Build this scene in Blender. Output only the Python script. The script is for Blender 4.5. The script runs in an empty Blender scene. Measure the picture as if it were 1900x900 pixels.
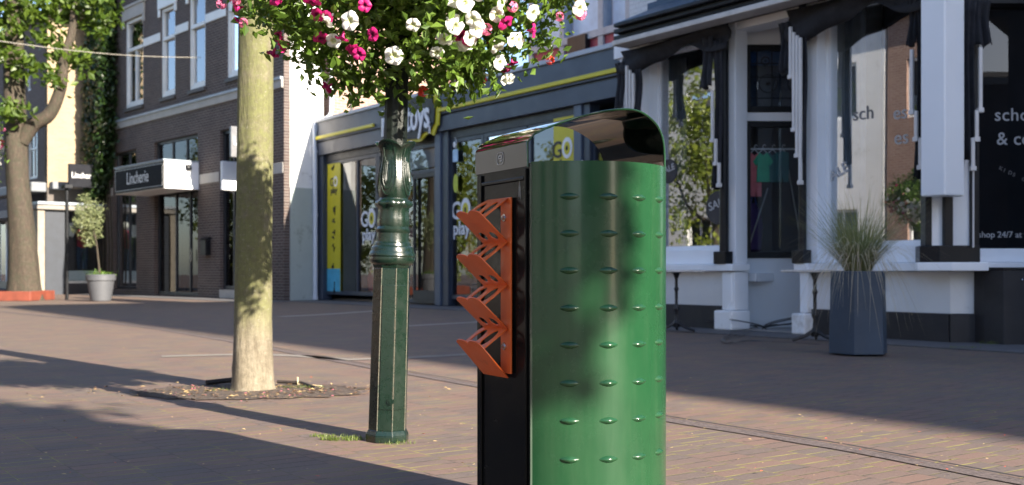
import bpy, bmesh, math, random
import numpy as np
from mathutils import Vector, Matrix
R = math.radians
random.seed(7)
S = bpy.context.scene
COL = S.collection
# ------------------------------------------------------------------ camera
HC, HY, FP = 0.72, 504.0, 2000.0
cam = bpy.data.cameras.new("camera"); camo = bpy.data.objects.new("camera", cam); COL.objects.link(camo)
cam.lens = FP / 1900 * 36; cam.sensor_width = 36; cam.shift_y = (HY - 450) / 1900
cam.clip_start = 0.05; cam.clip_end = 600
cam.dof.use_dof = True; cam.dof.focus_distance = 3.1; cam.dof.aperture_fstop = 5.6
camo.location = (0, 0, HC); camo.rotation_euler = (R(90), 0, 0)
S.camera = camo
# ------------------------------------------------------------------ light
SUN_EL = 25.0; SUN_AZ = Vector((0.695, -0.719))            # horizontal direction towards the sun
w = bpy.data.worlds.new("World"); S.world = w; w.use_nodes = True
wn = w.node_tree.nodes; bg = wn["Background"]
sky = wn.new("ShaderNodeTexSky"); sky.sky_type = 'NISHITA'; sky.sun_disc = False
sky.sun_elevation = R(SUN_EL); sky.sun_rotation = math.atan2(SUN_AZ.x, SUN_AZ.y)
tint = wn.new("ShaderNodeMix"); tint.data_type = 'RGBA'; tint.blend_type = 'MULTIPLY'; tint.inputs[0].default_value = 1; tint.inputs[7].default_value = (.93, .98, 1.12, 1)
w.node_tree.links.new(sky.outputs[0], tint.inputs[6]); w.node_tree.links.new(tint.outputs[2], bg.inputs[0]); bg.inputs[1].default_value = 0.06
sl = bpy.data.lights.new("sun", 'SUN'); so = bpy.data.objects.new("sun", sl); COL.objects.link(so)
sl.energy = 3.8; sl.angle = R(0.53); sl.color = (1.0, 0.90, 0.76)
sd = Vector((SUN_AZ.x * math.cos(R(SUN_EL)), SUN_AZ.y * math.cos(R(SUN_EL)), math.sin(R(SUN_EL))))
so.rotation_euler = sd.to_track_quat('Z', 'Y').to_euler()
S.view_settings.view_transform = 'Standard'; S.view_settings.look = 'None'
S.view_settings.gamma = 1; S.view_settings.use_curve_mapping = False
S.view_settings.exposure = 2.3

# ------------------------------------------------------------------ materials
def nodes(name):
    m = bpy.data.materials.new(name); m.use_nodes = True
    nt = m.node_tree; b = nt.nodes["Principled BSDF"]
    return m, nt, b
def N(nt, t, **kw):
    n = nt.nodes.new(t)
    for k, v in kw.items(): setattr(n, k, v)
    return n
def L(nt, a, b): nt.links.new(a, b)
def mix(nt, fac, a, b, mode='MIX'):
    n = N(nt, "ShaderNodeMix", data_type='RGBA', blend_type=mode)
    for i, v in ((0, fac), (6, a), (7, b)):
        if hasattr(v, 'links'): L(nt, v, n.inputs[i])
        else: n.inputs[i].default_value = v if i == 0 else (*v, 1)
    return n.outputs[2]
def noise(nt, scale, detail=4, rough=.55, vec=None):
    n = N(nt, "ShaderNodeTexNoise"); n.inputs['Scale'].default_value = scale
    n.inputs['Detail'].default_value = detail; n.inputs['Roughness'].default_value = rough
    if vec is None:
        tc = N(nt, "ShaderNodeTexCoord"); vec = tc.outputs['Object']
    L(nt, vec, n.inputs['Vector']); return n.outputs['Fac']
def ramp(nt, x, a, b, va=0., vb=1.):
    n = N(nt, "ShaderNodeMapRange"); L(nt, x, n.inputs[0])
    n.inputs[1].default_value = a; n.inputs[2].default_value = b
    n.inputs[3].default_value = va; n.inputs[4].default_value = vb
    return n.outputs[0]
def bump(nt, b, h, strength, dist=.01):
    n = N(nt, "ShaderNodeBump"); n.inputs['Strength'].default_value = strength; n.inputs['Distance'].default_value = dist
    L(nt, h, n.inputs['Height']); L(nt, n.outputs[0], b.inputs['Normal'])
def mul(c, k): return tuple(min(1, v * k) for v in c)
MC = {}
def mat(name, col, rough=.6, var=.15, scale=6, bmp=0, metal=0, coat=0, spec=.5, dirt=None, dirt_s=3, dirt_lo=.55):
    if name in MC: return MC[name]
    m, nt, b = nodes(name)
    f = noise(nt, scale)
    c = mix(nt, ramp(nt, f, .3, .7), mul(col, 1 - var), mul(col, 1 + var))
    if dirt:
        f2 = noise(nt, dirt_s, 6, .7)
        c = mix(nt, ramp(nt, f2, dirt_lo, dirt_lo + .12), c, dirt)
    L(nt, c, b.inputs['Base Color'])
    fr = noise(nt, scale * 2.3); L(nt, ramp(nt, fr, .3, .7, max(0, rough - .07), min(1, rough + .07)), b.inputs['Roughness'])
    b.inputs['Metallic'].default_value = metal; b.inputs['Specular IOR Level'].default_value = spec
    if coat: b.inputs['Coat Weight'].default_value = coat; b.inputs['Coat Roughness'].default_value = .06
    if bmp: bump(nt, b, noise(nt, scale * 8, 5), bmp)
    MC[name] = m; return m
def brickmat(name, c1, c2, mortar, bw=.215, rh=.065, ms=.012, swap=False, soot=None):
    m, nt, b = nodes(name)
    tc = N(nt, "ShaderNodeTexCoord"); sx = N(nt, "ShaderNodeSeparateXYZ"); L(nt, tc.outputs['Object'], sx.inputs[0])
    cx = N(nt, "ShaderNodeCombineXYZ"); L(nt, sx.outputs[0], cx.inputs[0]); L(nt, sx.outputs[2], cx.inputs[1])
    br = N(nt, "ShaderNodeTexBrick"); L(nt, cx.outputs[0], br.inputs['Vector'])
    br.inputs['Scale'].default_value = 1; br.inputs['Brick Width'].default_value = bw; br.inputs['Row Height'].default_value = rh
    br.inputs['Mortar Size'].default_value = ms; br.inputs['Mortar Smooth'].default_value = .2; br.inputs['Bias'].default_value = 0
    br.inputs['Color1'].default_value = (*c1, 1); br.inputs['Color2'].default_value = (*c2, 1); br.inputs['Mortar'].default_value = (*mortar, 1)
    c = mix(nt, ramp(nt, noise(nt, .8, 5, .6), .3, .75, 0, .45), br.outputs[0], mul(c1, .55))
    c = mix(nt, ramp(nt, noise(nt, 30, 2), .3, .7, 0, .35), c, mul(c2, 1.35))
    L(nt, c, b.inputs['Base Color']); b.inputs['Roughness'].default_value = .85
    n = N(nt, "ShaderNodeBump"); n.inputs['Strength'].default_value = .5; n.inputs['Distance'].default_value = .008; n.invert = True
    L(nt, br.outputs['Fac'], n.inputs['Height']); L(nt, n.outputs[0], b.inputs['Normal'])
    MC[name] = m; return m
def glassmat(name, base=.2, tint=(.85, .9, .92), rough=.0, fres=1.3):
    m = bpy.data.materials.new(name); m.use_nodes = True; nt = m.node_tree; nt.nodes.clear()
    o = N(nt, "ShaderNodeOutputMaterial"); mx = N(nt, "ShaderNodeMixShader"); t = N(nt, "ShaderNodeBsdfTransparent"); g = N(nt, "ShaderNodeBsdfGlossy")
    t.inputs[0].default_value = (*tint, 1); g.inputs['Roughness'].default_value = rough; g.inputs[0].default_value = (.95, .97, 1, 1)
    fr = N(nt, "ShaderNodeFresnel"); fr.inputs[0].default_value = 1.5
    ma = N(nt, "ShaderNodeMath", operation='MULTIPLY_ADD'); L(nt, fr.outputs[0], ma.inputs[0]); ma.inputs[1].default_value = fres; ma.inputs[2].default_value = base; ma.use_clamp = True
    L(nt, ma.outputs[0], mx.inputs[0]); L(nt, t.outputs[0], mx.inputs[1]); L(nt, g.outputs[0], mx.inputs[2]); L(nt, mx.outputs[0], o.inputs[0])
    tc = N(nt, "ShaderNodeTexCoord"); bp = N(nt, "ShaderNodeBump"); bp.inputs['Strength'].default_value = .05; bp.inputs['Distance'].default_value = .02
    L(nt, noise(nt, .9, 1, .4), bp.inputs['Height']); L(nt, bp.outputs[0], g.inputs['Normal'])
    MC[name] = m; return m
def leafmat(name, a, b_, trans=.35, rough=.45):
    m = bpy.data.materials.new(name); m.use_nodes = True; nt = m.node_tree; pb = nt.nodes["Principled BSDF"]; o = nt.nodes["Material Output"]
    g = N(nt, "ShaderNodeNewGeometry"); c = mix(nt, g.outputs['Random Per Island'], a, b_)
    L(nt, c, pb.inputs['Base Color']); pb.inputs['Roughness'].default_value = rough
    t = N(nt, "ShaderNodeBsdfTranslucent"); c2 = mix(nt, 1.0, c, (1.0, 1.0, .35), 'MULTIPLY'); 
    c3 = mix(nt, .5, c2, mul(b_, 2.2)); L(nt, c3, t.inputs[0])
    mx = N(nt, "ShaderNodeMixShader"); mx.inputs[0].default_value = trans
    L(nt, pb.outputs[0], mx.inputs[1]); L(nt, t.outputs[0], mx.inputs[2]); L(nt, mx.outputs[0], o.inputs[0])
    MC[name] = m; return m
def petalmat(name, col, throat=None):
    m = bpy.data.materials.new(name); m.use_nodes = True; nt = m.node_tree; pb = nt.nodes["Principled BSDF"]; o = nt.nodes["Material Output"]
    tc = N(nt, "ShaderNodeTexCoord"); ln = N(nt, "ShaderNodeVectorMath", operation='LENGTH'); L(nt, tc.outputs['Object'], ln.inputs[0])
    c = mix(nt, ramp(nt, ln.outputs[1], .008, .020), throat or mul(col, .6), col)
    L(nt, c, pb.inputs['Base Color']); pb.inputs['Roughness'].default_value = .55
    t = N(nt, "ShaderNodeBsdfTranslucent"); L(nt, c, t.inputs[0]); mx = N(nt, "ShaderNodeMixShader"); mx.inputs[0].default_value = .3
    L(nt, pb.outputs[0], mx.inputs[1]); L(nt, t.outputs[0], mx.inputs[2]); L(nt, mx.outputs[0], o.inputs[0]); MC[name] = m; return m

white_paint = mat("white paint", (.88, .90, .92), .45, .04, 2, dirt=(.5, .49, .46), dirt_s=1.3, dirt_lo=.62)
white_wall = mat("white render", (.74, .735, .72), .8, .06, 1.5, .1, dirt=(.36, .34, .30), dirt_s=1.8, dirt_lo=.58)
white_frame = mat("white window paint", (.72, .72, .70), .4, .05, 3)
black_paint = mat("black paint", (.009, .010, .012), .4, .2, 3, spec=.3)
black_base = mat("black plinth paint", (.02, .02, .023), .6, .2, 3, .1, dirt=(.30, .29, .28), dirt_s=4.5, dirt_lo=.70)
cloth_black = mat("black awning cloth", (.016, .017, .022), .9, .3, 9, .3)
steel_white = mat("white steel arm", (.62, .61, .60), .4, .05, 5)
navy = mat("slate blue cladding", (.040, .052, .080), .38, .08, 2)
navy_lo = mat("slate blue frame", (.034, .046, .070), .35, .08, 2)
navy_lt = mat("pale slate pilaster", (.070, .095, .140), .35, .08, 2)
yellow = mat("yellow", (.62, .54, .02), .45, .05, 5)
grey_cap = mat("grey metal capping", (.42, .45, .50), .4, .06, 3)
dark_frame = mat("anthracite frame", (.018, .020, .026), .4, .1, 3)
pane = glassmat("shop glass", .07, fres=1.1)
pane_dark = glassmat("dark glass", .02, (.45, .5, .55), fres=.7)
pane_mir = glassmat("reflecting shop glass", .26, fres=1.3)
pane_up = glassmat("upstairs glass", .16, (.6, .65, .7))
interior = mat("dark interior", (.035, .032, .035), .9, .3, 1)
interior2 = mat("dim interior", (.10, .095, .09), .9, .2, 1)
stone_band = mat("limestone band", (.40, .38, .35), .8, .08, 3, .15, dirt=(.25, .24, .22), dirt_s=1.2, dirt_lo=.6)
brick_dark = brickmat("dark brown brick", (.038, .027, .025), (.095, .062, .052), (.20, .18, .165), .22, .072, .012)
brick_pale = brickmat("pale pink brick", (.22, .115, .085), (.31, .19, .14), (.42, .36, .31), .22, .075, .010)
brick_beige = brickmat("beige brick", (.26, .19, .115), (.34, .255, .155), (.27, .225, .17), .21, .062, .010)
brick_white = brickmat("white painted brick", (.60, .61, .62), (.66, .67, .68), (.50, .5, .5), .21, .065, .008)
concrete = mat("concrete slab", (.30, .29, .28), .85, .1, 3, .2)
zinc = mat("zinc", (.30, .34, .38), .45, .1, 3)

# ------------------------------------------------------------------ mesh helpers
class MB:
    def __init__(s): s.v = []; s.f = []
    def add(s, vs, fs):
        o = len(s.v); s.v += [tuple(v) for v in vs]; s.f += [tuple(i + o for i in f) for f in fs]; return s
    def box(s, x0, x1, y0, y1, z0, z1):
        return s.add([(x0,y0,z0),(x1,y0,z0),(x1,y1,z0),(x0,y1,z0),(x0,y0,z1),(x1,y0,z1),(x1,y1,z1),(x0,y1,z1)],
                     [(0,3,2,1),(4,5,6,7),(0,1,5,4),(1,2,6,5),(2,3,7,6),(3,0,4,7)])
    def prism(s, poly, z0, z1, top=None):
        n = len(poly); top = top or poly
        return s.add([(p[0], p[1], z0) for p in poly] + [(p[0], p[1], z1) for p in top],
                     [tuple(range(n))[::-1], tuple(range(n, 2*n))] + [(i, (i+1) % n, n+(i+1) % n, n+i) for i in range(n)])
    def lathe(s, prof, seg=32, c=(0, 0), cap=True, fn=None):
        vs = []
        for j, (r, z) in enumerate(prof):
            for i in range(seg):
                a = 2*math.pi*i/seg; rr = r if fn is None else fn(a, r, z, j)
                vs.append((c[0]+rr*math.cos(a), c[1]+rr*math.sin(a), z))
        fs = [(j*seg+i, j*seg+(i+1) % seg, (j+1)*seg+(i+1) % seg, (j+1)*seg+i) for j in range(len(prof)-1) for i in range(seg)]
        if cap: fs += [tuple(range(seg))[::-1], tuple(range((len(prof)-1)*seg, len(prof)*seg))]
        return s.add(vs, fs)
    def tube(s, pts, r, seg=8):
        pts = [Vector(p) for p in pts]; n = len(pts); rs = r if isinstance(r, (list, tuple)) else [r]*n
        vs = []; up = Vector((0, 0, 1)); prev = None
        for i, p in enumerate(pts):
            d = (pts[min(i+1, n-1)] - pts[max(i-1, 0)]).normalized()
            if prev is None: a = d.cross(up if abs(d.z) < .95 else Vector((1, 0, 0))).normalized()
            else: a = (prev - d*prev.dot(d)).normalized()
            prev = a; b = d.cross(a)
            for k in range(seg):
                t = 2*math.pi*k/seg; vs.append(p + (a*math.cos(t) + b*math.sin(t))*rs[i])
        fs = [(j*seg+k, j*seg+(k+1) % seg, (j+1)*seg+(k+1) % seg, (j+1)*seg+k) for j in range(n-1) for k in range(seg)]
        fs += [tuple(range(seg))[::-1], tuple(range((n-1)*seg, n*seg))]
        return s.add(vs, fs)
    def ball(s, c, r, seg=12, rings=8, sc=(1, 1, 1)):
        vs = [(c[0], c[1], c[2]-r*sc[2])]; 
        for j in range(1, rings):
            ph = -math.pi/2 + math.pi*j/rings
            for i in range(seg):
                a = 2*math.pi*i/seg; vs.append((c[0]+r*sc[0]*math.cos(ph)*math.cos(a), c[1]+r*sc[1]*math.cos(ph)*math.sin(a), c[2]+r*sc[2]*math.sin(ph)))
        vs.append((c[0], c[1], c[2]+r*sc[2])); t = len(vs)-1
        fs = [(0, 1+(i+1) % seg, 1+i) for i in range(seg)]
        fs += [(1+j*seg+i, 1+j*seg+(i+1) % seg, 1+(j+1)*seg+(i+1) % seg, 1+(j+1)*seg+i) for j in range(rings-2) for i in range(seg)]
        fs += [(1+(rings-2)*seg+i, 1+(rings-2)*seg+(i+1) % seg, t) for i in range(seg)]
        return s.add(vs, fs)
    def build(s, name, m, parent=None, smooth=False, bevel=0, ang=35):
        me = bpy.data.meshes.new(name); me.from_pydata(s.v, [], s.f); me.update()
        bm = bmesh.new(); bm.from_mesh(me); bmesh.ops.recalc_face_normals(bm, faces=bm.faces); bm.to_mesh(me); bm.free()
        me.materials.append(m)
        o = bpy.data.objects.new(name, me); COL.objects.link(o); o.parent = parent
        if smooth:
            me.polygons.foreach_set("use_smooth", [True]*len(me.polygons))
            me.set_sharp_from_angle(angle=R(ang))
        if bevel:
            b = o.modifiers.new("bevel", 'BEVEL'); b.width = bevel; b.segments = 2; b.limit_method = 'ANGLE'; b.angle_limit = R(40)
        return o
def tag(o, label=None, cat=None, group=None, kind=None):
    for k, v in (('label', label), ('category', cat), ('group', group), ('kind', kind)):
        if v: o[k] = v
    return o
def empty(name, loc=(0, 0, 0), rz=0, label=None, cat=None, group=None):
    o = bpy.data.objects.new(name, None); COL.objects.link(o); o.location = loc; o.rotation_euler = (0, 0, rz)
    o.empty_display_size = .1
    return tag(o, label, cat, group)
def kids(o): return [c for c in COL.objects if c.parent == o]
def copy_tree(o, parent=None):
    c = o.copy(); COL.objects.link(c); c.parent = parent
    if parent is None and 'label' in c: del c['label']
    for ch in kids(o): copy_tree(ch, c)
    return c
def curve_to_obj(cu, name, m, parent, M):
    t = bpy.data.objects.new("tmp", cu); COL.objects.link(t)
    bpy.context.view_layer.update(); dg = bpy.context.evaluated_depsgraph_get()
    me = bpy.data.meshes.new_from_object(t.evaluated_get(dg)); bpy.data.objects.remove(t)
    me.materials.clear(); me.materials.append(m); me.name = name; me.transform(M)
    o = bpy.data.objects.new(name, me); COL.objects.link(o); o.parent = parent; return o
XZ = Matrix.Rotation(R(90), 4, 'X')
def text(body, size, m, parent, loc, name="lettering", width=None, ext=.002, off=0, shear=0, align='LEFT', M=None, spacing=1.0, roll=0):
    cu = bpy.data.curves.new(name, 'FONT'); cu.body = body; cu.size = size; cu.extrude = ext; cu.offset = off; cu.shear = shear
    cu.align_x = align; cu.space_character = spacing; cu.resolution_u = 3
    MM = Matrix.Translation(loc) @ (M or XZ) @ Matrix.Rotation(roll, 4, 'Z')
    o = curve_to_obj(cu, name, m, parent, Matrix.Identity(4))
    xs = [v.co.x for v in o.data.vertices]
    if width and xs:
        k = width/(max(xs)-min(xs)); x0 = min(xs) if align == 'LEFT' else 0
        o.data.transform(Matrix.Diagonal((k, 1, 1, 1)) @ Matrix.Translation((-x0, 0, 0)))
    o.data.transform(MM); return o
def plate(outlines, thick, name, m, parent, M, bevel=0):
    cu = bpy.data.curves.new(name, 'CURVE'); cu.dimensions = '2D'; cu.fill_mode = 'BOTH'; cu.extrude = thick/2; cu.bevel_depth = bevel
    for pts in outlines:
        sp = cu.splines.new('POLY'); sp.points.add(len(pts)-1); sp.use_cyclic_u = True
        for i, p in enumerate(pts): sp.points[i].co = (p[0], p[1], 0, 1)
    return curve_to_obj(cu, name, m, parent, M)
def leaves(name, m, parent, centers, normals, size, aspect=.55, seed=0, jitter=.7, fold=.18):
    rg = np.random.default_rng(seed); c = np.asarray(centers, float); n = len(c)
    nn = np.asarray(normals, float) + rg.normal(0, jitter, (n, 3)); nn /= np.linalg.norm(nn, axis=1, keepdims=True)+1e-9
    t = rg.normal(0, 1, (n, 3)); t[:, 2] -= .6; t -= nn*(t*nn).sum(1, keepdims=True); t /= np.linalg.norm(t, axis=1, keepdims=True)+1e-9
    b = np.cross(nn, t); s = size*(.6+.8*rg.random((n, 1)))
    P = np.stack([c-t*s*.5, c+b*s*aspect*.5-nn*s*fold, c+t*s*.1+nn*s*.02+b*0, c-b*s*aspect*.5-nn*s*fold, c+t*s*.5-nn*s*fold*.6], 1)
    v = P.reshape(-1, 3); k = np.arange(n)[:, None]*5
    f = np.concatenate([k+np.array([[0, 1, 4, 2]]), k+np.array([[0, 2, 4, 3]])], 0)
    me = bpy.data.meshes.new(name); me.from_pydata(v.tolist(), [], f.tolist()); me.materials.append(m)
    o = bpy.data.objects.new(name, me); COL.objects.link(o); o.parent = parent; return o
def crown_pts(center, rad, nclump, per, spread, seed, shell=.45, zmin=None):
    rg = np.random.default_rng(seed); d = rg.normal(0, 1, (nclump, 3)); d /= np.linalg.norm(d, axis=1, keepdims=True)
    rr = shell+(1-shell)*rg.random((nclump, 1))**.7; cc = np.array(center)+d*rr*np.array(rad)
    pts = np.repeat(cc, per, 0)+rg.normal(0, spread, (nclump*per, 3)); nn = np.repeat(d, per, 0)*.5+np.array([0, 0, .7])
    if zmin is not None:
        k = pts[:, 2] > zmin; pts = pts[k]; nn = nn[k]
    return pts, nn, cc
class Plane:                                                # a vertical wall plane standing in the world
    def __init__(s, ox, oy, ang): s.o = (ox, oy); s.a = ang; s.ex = (math.cos(ang), math.sin(ang)); s.ey = (-math.sin(ang), math.cos(ang))
    def x(s, px, y=0):
        k = (px-950)/FP; X = s.o[0]+y*s.ey[0]; Y = s.o[1]+y*s.ey[1]
        return (k*Y-X)/(s.ex[0]-k*s.ex[1])
    def depth(s, px, y=0): return s.o[1]+s.x(px, y)*s.ex[1]+y*s.ey[1]
    def h(s, px, py, y=0): return HC+(HY-py)*s.depth(px, y)/FP
    def world(s, x, y=0, z=0): return Vector((s.o[0]+x*s.ex[0]+y*s.ey[0], s.o[1]+x*s.ex[1]+y*s.ey[1], z))
    def empty(s, name, x=0, y=0, z=0, **kw): return empty(name, s.world(x, y, z), s.a, **kw)
def gp(px, py, z=0):                                        # ground point
    Y = (HC-z)*FP/(py-HY); return Vector(((px-950)/FP*Y, Y, z))
def wallholes(x0, x1, z0, z1, holes, y0, y1, name, m, parent):
    xs = sorted({x0, x1, *[max(x0, min(x1, v)) for h in holes for v in h[:2]]}); zs = sorted({z0, z1, *[max(z0, min(z1, v)) for h in holes for v in h[2:]]})
    def solid(i, j):
        if i < 0 or j < 0 or i >= len(xs)-1 or j >= len(zs)-1: return False
        cx = (xs[i]+xs[i+1])/2; cz = (zs[j]+zs[j+1])/2
        return not any(h[0] < cx < h[1] and h[2] < cz < h[3] for h in holes)
    b = MB()
    for i in range(len(xs)-1):
        for j in range(len(zs)-1):
            if not solid(i, j): continue
            a, c, d, e = xs[i], xs[i+1], zs[j], zs[j+1]
            b.add([(a,y0,d),(c,y0,d),(c,y0,e),(a,y0,e)], [(0,1,2,3)]); b.add([(a,y1,d),(c,y1,d),(c,y1,e),(a,y1,e)], [(3,2,1,0)])
            if not solid(i-1, j): b.add([(a,y0,d),(a,y1,d),(a,y1,e),(a,y0,e)], [(0,3,2,1)])
            if not solid(i+1, j): b.add([(c,y0,d),(c,y1,d),(c,y1,e),(c,y0,e)], [(0,1,2,3)])
            if not solid(i, j-1): b.add([(a,y0,d),(a,y1,d),(c,y1,d),(c,y0,d)], [(0,1,2,3)])
            if not solid(i, j+1): b.add([(a,y0,e),(a,y1,e),(c,y1,e),(c,y0,e)], [(3,2,1,0)])
    me = bpy.data.meshes.new(name); me.from_pydata(b.v, [], b.f); me.update(); me.materials.append(m)
    bm = bmesh.new(); bm.from_mesh(me); bmesh.ops.remove_doubles(bm, verts=bm.verts, dist=1e-5); bmesh.ops.recalc_face_normals(bm, faces=bm.faces); bm.to_mesh(me); bm.free()
    o = bpy.data.objects.new(name, me); COL.objects.link(o); o.parent = parent; return o
def window(parent, x0, x1, z0, z1, y, fw=.06, m=None, glass=None, mull=(), tran=(), name='window', deep=.07, pane_name='pane'):
    m = m or dark_frame; b = MB(); d = deep
    b.box(x0, x0+fw, y, y+d, z0, z1); b.box(x1-fw, x1, y, y+d, z0, z1)
    b.box(x0+fw, x1-fw, y, y+d, z0, z0+fw); b.box(x0+fw, x1-fw, y, y+d, z1-fw, z1)
    for t in mull: b.box(t-fw*.4, t+fw*.4, y+.004, y+d-.004, z0+fw, z1-fw)
    for t in tran:
        xs = [x0+fw]+[v for u in mull for v in (u-fw*.4, u+fw*.4)]+[x1-fw]
        for i in range(0, len(xs), 2): b.box(xs[i], xs[i+1], y+.006, y+d-.006, t-fw*.4, t+fw*.4)
    f = b.build(name, m, parent, bevel=.004)
    MB().add([(x0+fw*.8, y+d*.55, z0+fw*.8), (x1-fw*.8, y+d*.55, z0+fw*.8), (x1-fw*.8, y+d*.55, z1-fw*.8), (x0+fw*.8, y+d*.55, z1-fw*.8)], [(0,1,2,3)]).build(pane_name, glass or pane, f)
    return f
STREET = math.atan2(-.81, .587)
TOY = Plane(-4.815, 26.9, STREET)
BOU = Plane(2.64, 13.2, STREET)
LIN = Plane(-7.975, 29.0, math.atan2(-.748, .664))

# ================================================================== GROUND
def pavermat():
    m, nt, b = nodes("brick paving")
    tc = N(nt, "ShaderNodeTexCoord"); mp = N(nt, "ShaderNodeMapping"); mp.inputs['Rotation'].default_value = (0, 0, -STREET)
    L(nt, tc.outputs['Object'], mp.inputs[0]); mp0 = mp; mp = N(nt, "ShaderNodeMapping"); mp.inputs['Scale'].default_value = (1, 2.6, 1); L(nt, mp0.outputs[0], mp.inputs[0])
    wv = N(nt, "ShaderNodeTexNoise"); wv.inputs['Scale'].default_value = 1.2; L(nt, mp.outputs[0], wv.inputs['Vector'])
    va = N(nt, "ShaderNodeMix", data_type='VECTOR'); va.inputs[0].default_value = .008
    L(nt, mp.outputs[0], va.inputs[4]); L(nt, wv.outputs['Color'], va.inputs[5])
    br = N(nt, "ShaderNodeTexBrick"); L(nt, va.outputs[1], br.inputs['Vector'])
    br.inputs['Scale'].default_value = 1; br.inputs['Brick Width'].default_value = .088; br.inputs['Row Height'].default_value = .52
    br.inputs['Mortar Size'].default_value = .0062; br.inputs['Mortar Smooth'].default_value = .3
    br.inputs['Color1'].default_value = (.166, .095, .073, 1); br.inputs['Color2'].default_value = (.104, .080, .073, 1)
    br.inputs['Mortar'].default_value = (.035, .030, .024, 1)
    big = noise(nt, .35, 5, .6); mid = noise(nt, 2.5, 5, .6); fine = noise(nt, 90, 3, .7)
    c = mix(nt, ramp(nt, big, .35, .7, 0, .35), br.outputs[0], (.12, .098, .085))
    c = mix(nt, ramp(nt, mid, .45, .75, 0, .3), c, (.18, .13, .105))
    moss = N(nt, "ShaderNodeMath", operation='MULTIPLY'); L(nt, br.outputs['Fac'], moss.inputs[0]); L(nt, ramp(nt, noise(nt, 3.1, 6, .65), .42, .62), moss.inputs[1])
    c = mix(nt, moss.outputs[0], c, (.24, .22, .05))
    patch = ramp(nt, noise(nt, .9, 7, .75), .60, .72, 0, .45)
    c = mix(nt, patch, c, (.13, .125, .065))
    c = mix(nt, ramp(nt, fine, .35, .75, 0, .35), c, (.20, .165, .135))
    vo = N(nt, "ShaderNodeTexVoronoi"); vo.inputs['Scale'].default_value = 26; L(nt, tc.outputs['Object'], vo.inputs['Vector'])
    c = mix(nt, ramp(nt, vo.outputs['Distance'], .05, .11, .45, 0), c, (.24, .20, .11))
    L(nt, c, b.inputs['Base Color']); b.inputs['Roughness'].default_value = .75; b.inputs['Specular IOR Level'].default_value = .35
    hb = N(nt, "ShaderNodeMath", operation='SUBTRACT'); L(nt, ramp(nt, fine, 0, 1, 0, .5), hb.inputs[0]); L(nt, br.outputs['Fac'], hb.inputs[1])
    h2 = N(nt, "ShaderNodeMath", operation='ADD'); L(nt, hb.outputs[0], h2.inputs[0]); L(nt, ramp(nt, mid, 0, 1, 0, 1.5), h2.inputs[1])
    bump(nt, b, h2.outputs[0], .55, .006)
    return m
g = MB().add([(-220, -120, 0), (220, -120, 0), (220, 320, 0), (-220, 320, 0)], [(0, 1, 2, 3)]).build("ground", pavermat()); tag(g, kind='structure')
def strip(name, pts, width, z, m, rough=0):
    b = MB(); vs = []
    fine = []
    for i in range(len(pts)-1):
        for k in range(6): fine.append(pts[i].lerp(pts[i+1], k/6))
    fine.append(pts[-1]); n = len(fine)
    for i, p in enumerate(fine):
        d = (fine[min(i+1, n-1)]-fine[max(0, i-1)]); nn = Vector((-d.y, d.x, 0)).normalized()
        wv = width*(1+random.uniform(-rough, rough))
        vs += [(p.x+nn.x*wv/2, p.y+nn.y*wv/2, z), (p.x-nn.x*wv/2, p.y-nn.y*wv/2, z)]
    b.add(vs, [(2*i, 2*i+1, 2*i+3, 2*i+2) for i in range(n-1)])
    o = b.build(name, m); return tag(o, kind='structure')
gut = [gp(*p) for p in ((2300, 968), (1900, 897), (1560, 832), (1240, 780), (1000, 738), (885, 716), (700, 684), (560, 658), (430, 634), (300, 612), (160, 594), (0, 579), (-200, 565))]
gutm = mat("gravel drain", (.11, .085, .08), .9, .5, 60, .6)
strip("drain_channel", gut, .10, .004, gutm, .12)
off = [p+Vector((.045, .05, 0)) for p in gut]
strip("drain_slot", off, .022, .008, mat("dark slot steel", (.02, .018, .018), .6, .2, 8), .2)  # thin strip of even dark colour along the drain
pale = mat("pale kerb stone", (.30, .28, .25), .8, .12, 6, .2)
strip("kerb_strip", [gp(*p) for p in ((300, 662), (450, 658), (560, 661), (640, 668), (760, 664), (885, 657), (960, 652))], .16, .004, mat("worn kerb stone", (.20, .18, .155), .8, .15, 6, .2))
strip("kerb_strip", [gp(*p) for p in ((520, 588), (600, 584), (700, 577), (760, 606))][:3], .22, .004, pale)
strip("kerb_strip", [gp(*p) for p in ((700, 608), (760, 605), (885, 598), (960, 592))], .16, .004, pale)
# pavements in front of the shops
def pave(name, P, x0, x1, y0, y1, m, z=.012):
    o = MB().prism([P.world(x0, y1)[:2], P.world(x0, y0)[:2], P.world(x1, y0)[:2], P.world(x1, y1)[:2]][::-1], -.05, z).build(name, m); return tag(o, kind='structure')
pavem = brickmat("grey paving slabs", (.20, .195, .20), (.25, .24, .24), (.12, .11, .11), .3, .3, .006)
slabm = mat("asphalt grey slab", (.10, .097, .10), .85, .15, 5, .3, dirt=(.10, .11, .06), dirt_s=2.5, dirt_lo=.63)
pave("pavement", TOY, -.6, 11.2, -1.0, .3, slabm)
pave("pavement", BOU, -2.6, 6.5, -.75, .3, slabm, .014)
pave("pavement", LIN, -9, 4.3, -1.1, .3, slabm, .010)
# tree pit
pit = MB(); pc = Vector((-1.56, 6.45, 0)); vs = [(pc.x, pc.y, .016)]
for i in range(48):
    a = i/48*2*math.pi; r = 1+random.uniform(-.12, .1); vs.append((pc.x+.70*r*math.cos(a), pc.y+.42*r*math.sin(a), .005))
pit.add(vs, [(0, i+1, (i+1) % 48+1) for i in range(48)])
o = pit.build("tree_pit_soil", mat("litter soil", (.085, .062, .05), .95, .6, 45, 1.0, dirt=(.26, .19, .10), dirt_s=30, dirt_lo=.56)); tag(o, kind='structure')

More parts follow.
